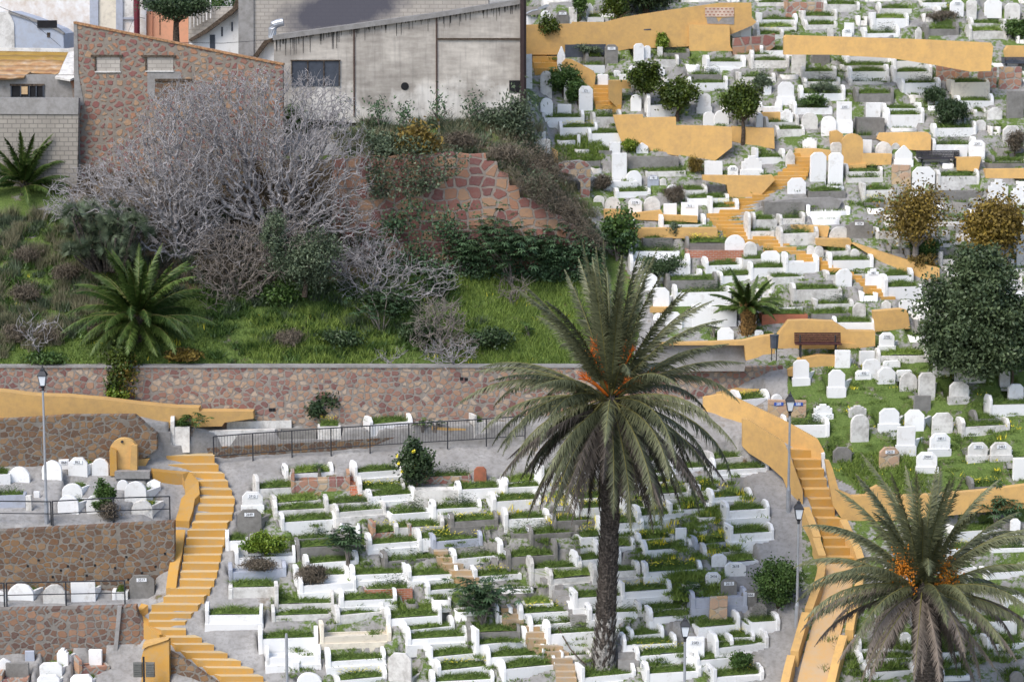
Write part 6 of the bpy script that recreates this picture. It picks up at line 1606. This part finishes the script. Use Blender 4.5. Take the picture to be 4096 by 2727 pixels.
right, off2 = palm('shorter date palm with orange date clusters at the bottom right', (3720, 2960), (3690, 2340), -1.0, [
    (11, 66, 88, 4.8, 5.6, .2, .6, .62, 'palm', .4, .95), (12, 44, 64, 4.9, 5.6, .5, .9, .62, 'palm', .4, .95), (13, 20, 40, 4.9, 5.6, .7, 1.2, .6, 'palm', .35, 1), (13, -2, 18, 4.8, 5.5, .8, 1.2, .58, 'palm', .3, 1), (12, -24, -4, 4.5, 5.2, .7, 1.0, .54, 'palmd', .4, 1), (9, -48, -26, 3.6, 4.6, .4, .8, .42, 'palmd', .4, 1)],
    .50, .46, 22, scales=700)
old_fronds(right, off2, [(7, -36, -8, 3.8, 5.0, .5, 1.0, .45, .4, 1), (5, -66, -44, 3.0, 4.2, .15, .5, .45, .2, 1)], 6, .45)
for cx, cy, cz, n_ in ((-.95, -.5, .95, 260), (.75, -.55, .55, 200), (1.15, -.4, .2, 60), (.95, .1, 1.05, 60), (-.6, -.75, .45, 70)):
    rg = np.random.default_rng(n_); p = rg.normal(0, 1, (n_, 3)) * [.16, .14, .32] + [cx, cy, cz]; m = MB()
    m.tube([(0, 0, .1), (cx * .5, cy * .5, cz * .7 + .5), (cx, cy, cz + .4)], [.04, .03, .02], 4)
    for q in p:
        r = rg.uniform(.028, .045); m.add([q + [r, 0, 0], q + [-r, 0, 0], q + [0, r, 0], q + [0, -r, 0], q + [0, 0, r * 1.4], q + [0, 0, -r * 1.4]], [(0, 2, 4), (2, 1, 4), (1, 3, 4), (3, 0, 4), (2, 0, 5), (1, 2, 5), (3, 1, 5), (0, 3, 5)])
    m.build('date_cluster', M['date'], right, off2, fix=False)
palm('broad low palm on the green slope at the left', (550, 1345), (553, 1265), 0.0, [(11, 62, 84, 3.2, 3.8, .4, .8, .5, 'palmg', .1, .6), (15, 38, 60, 3.2, 3.8, .7, 1.1, .5, 'palmg', .1, .65), (17, 10, 34, 3.1, 3.7, .8, 1.3, .5, 'palmg', .05, .65), (16, -14, 8, 2.7, 3.3, .8, 1.2, .48, 'palmg', .1, .8), (14, -40, -16, 2.1, 2.6, .3, .7, .42, 'palmg', .3, 1)], .3, .28, 23, scales=120)
palm('small palm at the left edge below the block yard wall', (90, 790), (95, 735), .3, [(10, 58, 84, 2.5, 3.2, .4, .8, .42, 'palmg', .1, .65), (12, 25, 55, 2.4, 3.1, .7, 1.1, .42, 'palmg', .1, .7), (11, -5, 22, 2.2, 2.7, .6, 1.1, .38, 'palmg', .0, .5)], .16, .15, 24, scales=60)
palm('small palm with an ochre pineapple trunk by the curved yellow wall', (2985, 1325), (2985, 1225), .1, [(9, 55, 84, 1.5, 2.0, .3, .7, .3, 'palmg', .1, .7), (12, 18, 52, 1.6, 2.1, .6, 1.1, .3, 'palmg', .1, .8), (9, -12, 15, 1.4, 1.8, .6, 1.0, .28, 'palmg', .1, .8)], .34, .26, 25, trunk_mat=plain('ochre_palm_base', (.26, .15, .05), .9, 0, .5, 9), scales=160)
# dwarf fan palms: tufts of stiff blades
def fanpalm(label, x, yb, w, h, seed, heads=15):
    g = P(x * S, yb * S, D(x * S, yb * S) - 1.6); m_ = mpp(x * S, yb * S, g.y) * S; W, H = w * m_, h * m_; rg = np.random.default_rng(seed); root = thing('fan_palm', label, 'palm', g); V = []; T = []; m = MB()
    for i in range(heads):
        c = np.array([rg.uniform(-.42, .42) * W, rg.uniform(-.3, .3) * W, rg.uniform(.12, .85) * H]); m.tube([(c[0] * .5, c[1] * .5, -.2), tuple(c)], [.06, .05], 6)
        for j in range(13):
            d = rg.normal(0, 1, 3); d[2] = abs(d[2]) * .8 - .15; d /= np.linalg.norm(d); q = c + d * rg.uniform(.3, .5); s = np.cross(d, rg.normal(0, 1, 3)); s /= np.linalg.norm(s); t = rg.random() * .8
            for a in np.linspace(-1.2, 1.2, 11):
                e = d * math.cos(a) + s * math.sin(a); nn = np.cross(e, np.cross(d, s)); l = rg.uniform(.38, .58); V += [q - nn * .022, q + nn * .022, q + e * l]; T += [t + rg.uniform(-.1, .2)] * 3
    V = np.array(V); me = npmesh('frond_fans', V, np.arange(len(V)).reshape(-1, 3), 3, np.clip(T, 0, 1)); link('foliage', me, M['olive'], root); m.build('trunk', M['ptrunk'], root)
fanpalm('dark bushy fan palm above the broad low palm', 252, 612, 190, 150, 31, 48)

# ---- bare fig trees
def colonize(att, start, step, infl, kill, rg, iters=70, wig=.45):
    nodes_ = [np.array(start, float)]; par = [-1]; near = np.zeros(len(att), int); nd = np.linalg.norm(att - nodes_[0], axis=1); alive = np.ones(len(att), bool)
    for it in range(iters):
        act = alive & (nd < (infl if it > 24 else 99))
        if not act.any(): break
        dirs = {}
        for a in np.nonzero(act)[0]:
            v = att[a] - nodes_[near[a]]; dirs.setdefault(near[a], []).append(v / (np.linalg.norm(v) + 1e-9))
        new = []
        for k, vs_ in dirs.items():
            v = np.mean(vs_, 0) + rg.normal(0, wig, 3); v /= np.linalg.norm(v) + 1e-9; new.append(len(nodes_)); nodes_.append(nodes_[k] + v * step); par.append(k)
        for j in new:
            d = np.linalg.norm(att - nodes_[j], axis=1); b = d < nd; near[b] = j; nd[b] = d[b]
        alive &= nd > kill
        if len(nodes_) > 20000: break
    return np.array(nodes_), np.array(par)
def bare_tree(label, x, yb, boxes, n_att, seed, mat, step=.2, r_tip=.011, dback=0.0, name='bare_fig_tree', rpow=2.35, infl=1.3, kill=.26, twigs=1.0, depth=1.6, rmax=.15, iters=70):
    g = P(x * S, yb * S, D(x * S, yb * S) + dback); root = thing(name, label, 'tree' if 'tree' in name else 'bush', g); rg = np.random.default_rng(seed); A_ = []
    tot = sum(b[4] for b in boxes)
    for (cx, cy, rx, ry, wgt) in boxes:
        k = int(n_att * wgt / tot); t = rg.uniform(0, 2 * np.pi, k); r = np.sqrt(rg.uniform(.02, 1, k)); c = P(cx * S, cy * S, g.y) - g; m_ = mpp(cx * S, cy * S, g.y) * S
        A_.append(np.stack([c.x + rx * m_ * r * np.cos(t), rg.normal(0, depth * .5, k), c.z + ry * m_ * r * np.sin(t)], -1))
    A_ = np.concatenate(A_); nd, par = colonize(A_, (0, 0, -.2), step, infl, kill, rg, iters); n = len(nd)
    rad = np.zeros(n); ch = np.zeros(n, int)
    for i in range(n - 1, 0, -1):
        if ch[i] == 0: rad[i] = r_tip ** rpow
        rad[par[i]] += rad[i]; ch[par[i]] += 1
    rad = np.minimum(np.maximum(rad, 1e-9) ** (1 / rpow), rmax)
    e1 = nd[par[1:]]; e2 = nd[1:]; r1 = np.minimum(rad[par[1:]], rad[1:] * 1.5); r2 = rad[1:]
    # extra fine twigs off the tips
    tips = np.nonzero(ch == 0)[0]; k = int(len(tips) * twigs * 2); s = rg.choice(np.concatenate([tips, np.arange(1, n)]), k); d = nd[s] - nd[par[s]]; d = d / (np.linalg.norm(d, axis=1)[:, None] + 1e-9) + rg.normal(0, .6, (k, 3)) + [0, 0, .25]; d /= np.linalg.norm(d, axis=1)[:, None]
    q = nd[s] + d * rg.uniform(.18, .5, k)[:, None]; e1 = np.concatenate([e1, nd[s]]); e2 = np.concatenate([e2, q]); r1 = np.concatenate([r1, np.full(k, r_tip)]); r2 = np.concatenate([r2, np.full(k, r_tip * .6)])
    ax = e2 - e1; L_ = np.linalg.norm(ax, axis=1)[:, None] + 1e-9; ax /= L_; u_ = np.cross(ax, [.3, .9, .2]); u_ /= np.linalg.norm(u_, axis=1)[:, None] + 1e-9; w_ = np.cross(ax, u_); V = []
    e2 = e2 + ax * .012
    for j in range(4):
        c, s_ = math.cos(j * math.pi / 2), math.sin(j * math.pi / 2); V.append(e1 + (u_ * c + w_ * s_) * r1[:, None]); V.append(e2 + (u_ * c + w_ * s_) * r2[:, None])
    V = np.stack(V, 1); m = len(V); k0 = np.arange(m)[:, None] * 8
    f = np.concatenate([k0 + np.array([[2 * j, 2 * ((j + 1) % 4), 2 * ((j + 1) % 4) + 1, 2 * j + 1]]) for j in range(4)])
    link('branches', npmesh('branches', V.reshape(-1, 3), f, 4), mat, root); return root
bare_tree('big bare fig tree with pale grey branches before the gable wall', 640, 560, [(620, 250, 200, 95, 2.6), (520, 310, 190, 150, 2.4), (560, 440, 240, 130, 3.4), (740, 390, 120, 150, 2.6), (780, 540, 110, 100, 1.8), (580, 580, 190, 110, 2.6)], 7000, 41, M['twig'], .165, .0105, 0, infl=2.6, kill=.2, twigs=.9, iters=140, rpow=2.0, rmax=.13, depth=2.6)
bare_tree('second bare fig tree spreading low to the left', 430, 590, [(330, 420, 130, 110, 2), (230, 430, 110, 50, 1), (430, 330, 120, 150, 2), (400, 500, 120, 90, 1.6), (150, 480, 50, 25, .4)], 3400, 42, M['twig'], .165, .0105, 0.0, infl=2.6, kill=.19, twigs=1.1, iters=140, rpow=2.1, rmax=.12, depth=2.4)
bare_tree('bare grey thicket hanging below the fig trees', 540, 690, [(540, 600, 90, 90, 2), (640, 560, 110, 70, 1), (500, 660, 45, 55, 1)], 2000, 43, M['drytwig'], .17, .011, .3, infl=1.1, kill=.2)
bare_tree('sprawling bare branches right of the olive bush', 860, 690, [(850, 590, 90, 50, 1.6), (950, 640, 110, 50, 1.3), (830, 640, 60, 50, .7)], 950, 44, M['twig'], .18, .0095, .2, infl=1.2, kill=.22)
bare_tree('rounded bare shrub on the green slope', 1010, 800, [(1010, 740, 60, 60, 2), (1060, 790, 50, 30, .8), (980, 770, 40, 40, .8)], 1100, 45, M['drytwig'], .15, .011, 0, 'bare_shrub', infl=1.0, kill=.2)
bare_tree('dry branching twigs below the bare rounded shrub', 1045, 838, [(1040, 805, 70, 28, 1)], 200, 46, M['twig'], .14, .010, -.2, 'bare_shrub', infl=.9, kill=.2)
bare_tree('thin bare sapling on the green slope by the palm', 1180, 700, [(1185, 655, 40, 30, 1)], 90, 47, M['drytwig'], .13, .010, 0, 'bare_shrub', infl=1.2, kill=.2)
bare_tree('thin dead sapling left of the broad low palm', 78, 808, [(85, 745, 55, 35, 1)], 70, 48, M['twig'], .13, .012, 0, 'bare_shrub', infl=1.4, kill=.25)
bare_tree('fallen dead branch at the foot of the green slope', 880, 838, [(900, 815, 40, 15, 1)], 50, 49, M['twig'], .12, .010, 0, 'bare_shrub', infl=1.4, kill=.2)
bare_tree('brown brambles at the foot of the gable wall', 470, 640, [(450, 560, 90, 60, 1), (360, 480, 90, 60, .7)], 420, 50, M['drytwig'], .17, .010, 1.2, 'bare_shrub', infl=1.3, kill=.22)

# ---- grass and weeds
def scatter(poly, n, rg):
    us_ = [p[0] for p in poly]; vs_ = [p[1] for p in poly]; out = []
    while len(out) < n:
        u = rg.uniform(min(us_), max(us_), n * 2); v = rg.uniform(min(vs_), max(vs_), n * 2); k = inpoly(u, v, poly); out += list(zip(u[k], v[k]))
    out = np.array(out[:n]); d = np.array([D(a, b) for a, b in out]); a = (out[:, 0] - FW / 2) / F; b = (FH / 2 - out[:, 1]) / F; t = d / (CP + b * SP)
    return np.stack([a * t, d, CAMZ + (-SP + b * CP) * t], -1)
def field(name, label, specs, mats, seed):
    rg = np.random.default_rng(seed); V = []; T = []; Mi = []
    for poly, n, h, lean, wd, mi, clump in specs:
        p = scatter(poly, n, rg)
        if clump:
            k = max(4, n // clump); c = scatter(poly, k, rg); idx_ = rg.integers(0, k, n); hh = rg.uniform(.55, 1.3, k)[idx_]; tt = rg.uniform(0, .6, k)[idx_]; p = c[idx_] + rg.normal(0, .15, (n, 3)) * [1, .8, .1]
        else: hh = 1.0; tt = rg.uniform(0, .3, n)
        V.append(blades(n, p[:, 0], p[:, 1], p[:, 2] - .03, h * hh * np.ones(n), lean, wd, rg)); T.append(np.repeat(np.clip(tt + rg.uniform(0, .6, n), 0, 1), 3)); Mi.append(np.full(n, mi))
    V = np.concatenate(V); me = npmesh(name, V, np.arange(len(V)).reshape(-1, 3), 3, np.concatenate(T), np.concatenate(Mi))
    o = link(name, me, None); [me.materials.append(M[x]) for x in mats]; return tag(o, label, 'grass', kind='stuff')
sl_ = [(-200, 1000), (300, 850), (900, 1060), (1750, 1090), (2380, 1100), (2560, 1200), (2560, 1462), (-200, 1464)]
field('slope_grass', 'tall green grass on the slope above the pink wall', [
    (sl_, 26000, .26, .5, .022, 0, 0), ([(0, 1330), (900, 1330), (900, 1462), (0, 1462)], 7000, .16, .5, .022, 1, 0), ([(1000, 1280), (1500, 1200), (1600, 1462), (1000, 1462)], 13000, .42, .45, .02, 1, 40), ([(1800, 1100), (2300, 1120), (2560, 1300), (2500, 1462), (1800, 1462)], 14000, .36, .45, .02, 1, 0),
    ([(-100, 880), (340, 850), (420, 1330), (0, 1440), (-100, 1440)], 24000, .60, .32, .016, 2, 170), ([(-100, 900), (340, 850), (420, 1330), (-100, 1420)], 9000, .5, .4, .02, 5, 160), ([(-100, 900), (340, 850), (420, 1330), (-100, 1440)], 9000, .35, .6, .04, 3, 70), ([(800, 1150), (1800, 1110), (1950, 1420), (850, 1450)], 24000, .34, .6, .035, 3, 90), ([(800, 1150), (1800, 1110), (1950, 1300), (850, 1400)], 6000, .5, .45, .016, 5, 110), (sl_, 500, .24, .3, .02, 4, 9)], ['grass', 'grassl', 'drygrass', 'leafm', 'flower', 'olive'], 61)
field('dry_weeds', 'dry weeds and brambles above the ruined wall and under the fig trees', [
    ([(1250, 480), (2120, 460), (2380, 880), (2280, 900), (1950, 630), (1400, 640)], 9000, .7, .45, .014, 0, 60), ([(1300, 480), (2100, 470), (2200, 700), (1400, 640)], 5000, .55, .6, .035, 1, 60), ([(300, 700), (1300, 640), (1500, 1150), (850, 1230), (350, 1050)], 20000, .6, .6, .016, 2, 70), ([(300, 850), (1400, 850), (1700, 1130), (850, 1250), (350, 1080)], 14000, .5, .6, .04, 1, 70), ([(2200, 700), (2400, 950), (2440, 1080), (2250, 900)], 2500, .4, .5, .02, 1, 40)], ['drygrass', 'olive', 'lav'], 62)
rp_ = [(3190, 1480), (4100, 1340), (4100, 2040), (3600, 2050), (3340, 1900), (3180, 1640)]
field('ground_cover', 'low green weeds between the graves', [
    (rp_, 17000, .13, .6, .022, 0, 70), ([(3330, 1830), (3620, 1800), (3800, 2030), (3500, 2050)], 6000, .26, .5, .02, 1, 0), ([(2200, 60), (4096, -20), (4096, 1300), (3150, 1450), (2560, 1100), (2250, 700)], 17000, .15, .6, .026, 0, 60), ([(1050, 1930), (2850, 1900), (2950, 2400), (2850, 2727), (1100, 2727)], 22000, .15, .6, .022, 0, 70), (rp_, 500, .16, .4, .026, 2, 12),
    ([(2520, 1930), (2950, 1900), (3060, 2080), (2900, 2260), (2560, 2240)], 9000, .22, .6, .022, 1, 90), ([(2520, 1930), (2950, 1900), (3060, 2080), (2900, 2260), (2560, 2240)], 500, .28, .3, .026, 2, 12), ([(1900, 1930), (2350, 1900), (2400, 2100), (1950, 2080)], 500, .26, .3, .026, 2, 12), ([(2660, 2290), (2900, 2290), (2900, 2400), (2690, 2400)], 4000, .28, .6, .03, 1, 60),
    ([(3300, 2560), (4096, 2450), (4096, 2727), (3300, 2727)], 5000, .3, .6, .03, 0, 60), ([(2220, 540), (2400, 520), (2420, 640), (2220, 660)], 4000, .2, .5, .022, 1, 0)], ['grass', 'grassl', 'flower'], 63)

# ------------------------------------------------------------------ street furniture
def lamp(label, ux, v_foot, v_top, depth=None, foot_hidden=0, px=1.0):
    y = D(ux, v_foot) if depth is None else depth; f = P(ux, v_foot, y); H = (P(ux, v_top, y) - f).z; root = thing('street_lamp', label, 'street lamp', f, 'street lamps of the cemetery'); k = 1.05
    m = MB(); m.lathe([(.10, -.4), (.10, .9), (.075, 1.0), (.06, 1.1), (.045, H - 1.0 * k)], sides=10); m.build('pole', M['galv'], root)
    z = H - 1.0 * k; m = MB(); m.lathe([(.05, z - .02), (.06, z + .05), (.03, z + .1), (.10, z + .17)], sides=8)
    for i in range(4):
        t = R(45 + 90 * i); c, s = math.cos(t), math.sin(t); m.tube([(c * .14, s * .14, z + .2), (c * .245, s * .245, z + .62)], .014, 4); m.tube([(c * .04, s * .04, z + .06), (c * .13, s * .13, z + .2)], .012, 4)
    m.lathe([(.15, z + .185), (.15, z + .21)], sides=4, rot=R(45)); la = m.build('lantern_frame', M['iron'], root)
    m = MB(); m.lathe([(.135, z + .21), (.235, z + .615)], sides=4, rot=R(45)); m.build('glass', M['glassl'], la)
    m = MB(); m.lathe([(.275, z + .62), (.28, z + .65), (.15, z + .82), (.11, z + .84), (.11, z + .90), (.05, z + .94), (.03, z + 1.0), (.035, z + 1.03), (.005, z + 1.06)], sides=4, rot=R(45)); m.build('lantern_roof', M['iron'], la)
lamp('left street lamp standing on the middle brown terrace', 187, 2092, 1462)
lamp('tall street lamp in front of the orange stairs', 3153, 2040, 1565)
lamp('street lamp on the path beside the orange ramp', 3187, 2505, 1993)
lamp('front street lamp rising from the bottom graves', 2736, 2905, 2460)
m = MB(); q = G0(1150, 2860); m.lathe([(.06, -.3), (.06, 3.2), (.05, 3.35), (.045, 3.4)], (0, 0, 0), 8); o = m.build('post', M['galv'], None, q)
H = P(1150, 2532, q.y).z - q.z; o.scale.z = H / 3.4; tag(o, 'thin pale grey post at the bottom left of the graves', 'post')
# floodlights
q = P(578, 2800, 94.6); root = thing('floodlight_mast', 'mast with two square floodlights seen from behind before the yellow pier', 'floodlight', q)
m = MB(); m.tube([(0, 0, -.5), (0, 0, P(578, 2625, 94.6).z - q.z)], .045, 6); m.tube([(-.32, 0, .75), (0, .02, .65), (.32, 0, .75)], .03, 5); m.build('pole', M['iron'], root)
for x in (-.25, .25):
    m = MB(); z0 = P(578, 2705, 94.6).z - q.z; z1 = P(578, 2650, 94.6).z - q.z; m.add([(x - .17, -.06, z0), (x + .17, -.06, z0), (x + .17, -.06, z1), (x - .17, -.06, z1), (x - .19, .08, z0 - .02), (x + .19, .08, z0 - .02), (x + .19, .08, z1 + .02), (x - .19, .08, z1 + .02)], [(0, 1, 2, 3), (4, 7, 6, 5), (0, 4, 5, 1), (1, 5, 6, 2), (2, 6, 7, 3), (3, 7, 4, 0)])
    for i in range(6): zz = z0 + (z1 - z0) * (i + .5) / 6; m.box(x - .15, x + .15, -.085, -.058, zz - .012, zz + .012)
    m.build('floodlight', plain('floodlight_housing', (.16, .16, .145), .5), root)
# railings
def railing(label, pts, h, bars, group=None, mid=False, y_off=0.0, post_every=4):
    w_ = [P(u, v, D(u, v) + y_off) for u, v in pts]; root = thing('railing', label, 'railing', w_[0], group); c = w_[0]; up = Vector((0, 0, h)); seg = [0]
    for a, b in zip(w_, w_[1:]): seg.append(seg[-1] + (b - a).length)
    def at(s):
        for i in range(len(w_) - 1):
            if s <= seg[i + 1] + 1e-6: return w_[i].lerp(w_[i + 1], (s - seg[i]) / (seg[i + 1] - seg[i])) - c
        return w_[-1] - c
    m = MB(); m.tube([p - c + up for p in w_], .028, 5); m.tube([p - c + up * (.12 if bars else .5) for p in w_], .022, 5); m.build('rail', M['iron'], root)
    n = max(2, int(seg[-1] / (1.75 if bars else 2.3)) + 1)
    for i in range(n):
        p = at(seg[-1] * i / (n - 1)); m = MB(); m.tube([p + Vector((0, 0, -.25)), p + up * 1.01], .032, 5); m.build('post', M['iron'], root)
    if bars:
        m = MB(); k = int(seg[-1] / .125)
        for i in range(k): p = at(seg[-1] * i / k); m.tube([p + up * .12, p + up], .010, 4)
        m.build('bars', M['iron'], root)
railing('long iron railing with upright bars above the cement slope', [(855, 1835), (1010, 1822), (1300, 1802), (1600, 1784), (1880, 1768), (2100, 1752)], 1.02, True, y_off=-.35)
RG = 'pipe railings on the left terraces'
railing('pipe railing across the middle left terrace', [(-40, 2100), (205, 2102)], 1.05, False, RG)
railing('pipe railing with a rounded end on the middle terrace by the stairs', [(212, 2105), (445, 2092), (680, 2084)], 1.1, False, RG)
railing('short pipe railing at the lower left edge', [(-60, 2432), (18, 2428)], 1.05, False, RG)
railing('pipe railing along the top of the lowest stone terrace wall', [(28, 2428), (265, 2423), (500, 2418)], 1.05, False, RG)
# benches, bins
def bench(label, u0, u1, vb, h_px, mat, th=0.0, fwd=0.0, group=None):
    y = D((u0 + u1) / 2, vb) - fwd; f = P((u0 + u1) / 2, vb, y); m_ = mpp(u0, vb, y); W = (u1 - u0) * m_; H = h_px * m_; root = thing('bench', label, 'bench', f, group, th)
    bk = MB()
    for i in range(5): z = H * (.48 + .52 * (i + .5) / 5); bk.box(-W / 2, W / 2, .30 + .03 * i, .34 + .03 * i, z - H * .045, z + H * .045)
    bk.build('backrest', mat, root); se = MB()
    for i in range(4): se.box(-W / 2, W / 2, -.12 + .11 * i, -.03 + .11 * i, H * .44, H * .49)
    se.build('seat', mat, root)
    for x in (-W * .38, W * .38):
        l = MB(); l.box(x - .03, x + .03, -.12, -.06, -.2, H * .44); l.box(x - .03, x + .03, .28, .34, -.2, H * .9); l.box(x - .03, x + .03, -.12, .34, H * .38, H * .44); l.build('leg', M['iron'], root)
bench('brown slatted bench against the broad yellow wall', 3180, 3366, 1412, 78, M['wood'], 0.0, .55)
bench('black slatted bench on the upper right terrace', 3668, 3842, 662, 58, plain('dark_slats', (.05, .048, .055), .5))
bench('slate grey bench beside the square yellow block', 2600, 2752, 176, 50, M['slate'], R(-8))
bench('dark bench at the right edge below the yellow stub', 4010, 4130, 275, 45, M['slate'])
bench('slate bench seen end-on near the warehouse corner', 2105, 2165, 212, 50, M['slate'], R(60))
q = P(3096, 1425, 108.2); root = thing('litter_bin', 'grey litter bin on a post by the curved yellow wall', 'bin', q)
m = MB(); m.lathe([(.17, .38), (.2, .95), (.215, .95), (.215, .99), (.19, .99)], sides=10); m.build('body', M['slate'], root); m = MB(); m.tube([(-.11, 0, -.2), (-.11, 0, .5)], .025, 5); m.tube([(.11, 0, -.2), (.11, 0, .5)], .025, 5); m.build('post', M['iron'], root)
q = P(2162, 210, D(2162, 210)); root = thing('litter_bin', 'black litter bin on a pole near the warehouse corner', 'bin', q)
m = MB(); m.box(-.02, .42, -.15, .15, .45, .95); m.build('body', M['iron'], root); m = MB(); m.tube([(-.1, 0, -.2), (-.1, 0, 1.3)], .035, 6); m.build('post', M['iron'], root)
q = P(2563, 186, D(2563, 186)); m_ = mpp(2563, 186, q.y); root = thing('dumpster', 'big slate grey rubbish dumpster before the yellow wall', 'bin', q); W = 78 * m_; H = 72 * m_
m = MB(); m.add([(-W * .42, -.1, -.1), (W * .42, -.1, -.1), (W * .42, .8, -.1), (-W * .42, .8, -.1), (-W * .46, -.2, H * .84), (W * .48, -.2, H * .9), (W * .48, .9, H * .9), (-W * .46, .9, H * .84)], [(3, 2, 1, 0), (4, 5, 6, 7), (0, 1, 5, 4), (1, 2, 6, 5), (2, 3, 7, 6), (3, 0, 4, 7)]); m.build('body', M['slate'], root)
m = MB(); m.add([(-W * .5, -.26, H * .84), (W * .5, -.26, H * .9), (W * .5, .95, H * .92), (-W * .5, .95, H * .86), (-W * .5, -.26, H * .9), (W * .5, -.26, H * .97), (W * .5, .95, H), (-W * .5, .95, H * .94)], [(3, 2, 1, 0), (4, 5, 6, 7), (0, 1, 5, 4), (1, 2, 6, 5), (2, 3, 7, 6), (3, 0, 4, 7)]); m.build('lid', M['slate'], root)
m = MB(); m.box(W * .12, W * .28, -.215, -.19, H * .62, H * .78); m.build('handle', M['dark'], root)
# planter with dark shrubs at the top
pwall('planter', z4(T3, [(557, 385), (905, 380), (900, 470), (860, 480), (625, 500), (557, 500)]), [(2262, 232), (2420, 220)], .8, M['slate'], label='dark grey planter box with shrubs at the top', cat='planter')
plant('dark_shrub', 'dark shrubs filling the grey planter', 'bush', 1345, 128, 85, 28, M['olive'], 900, .18, .04)
pwall('planter', z4(M2, [(1555, 800), (1700, 815), (1845, 820), (1845, 850), (1700, 850), (1555, 830)]), [(1727, 1720), (1862, 1722)], .6, M['y'], label='low orange kerb planter behind the long railing', cat='planter')
pwall('street_light', z4(T3, [(322, 80), (330, 66), (400, 38), (422, 45), (415, 60), (345, 86)]), dd(2150, D(2150, 60) - 4), .25, M['galv'], label='white street light head at the top beside the warehouse', cat='street light')
m = MB(); a_ = P(2000 + 330 / Z, 84 / Z, D(2150, 60) - 3.9); b_ = P(2000 + 220 / Z, 120 / Z, D(2150, 60) - 3.9); m.tube([a_, a_.lerp(b_, .5) + Vector((0, 0, .05)), b_], .05, 5)
tag(m.build('lamp_arm', M['galv']), 'thin curved arm of the white street light at the top', 'street light')
m = MB(); p0 = G0(2000 + 500 / Z, 1994 + 1170 / Z); pts_ = [(500, 1170), (540, 1240), (600, 1330), (680, 1410), (740, 1450)]
m.tube([G0(2000 + x / Z, 1994 + y / Z) + Vector((0, 0, .35 - .05 * i)) for i, (x, y) in enumerate(pts_)], .03, 5); tag(m.build('hose', M['bark']), 'dark hose lying on the cement by the tall palm foot', 'hose')
print('objects', len(bpy.data.objects))
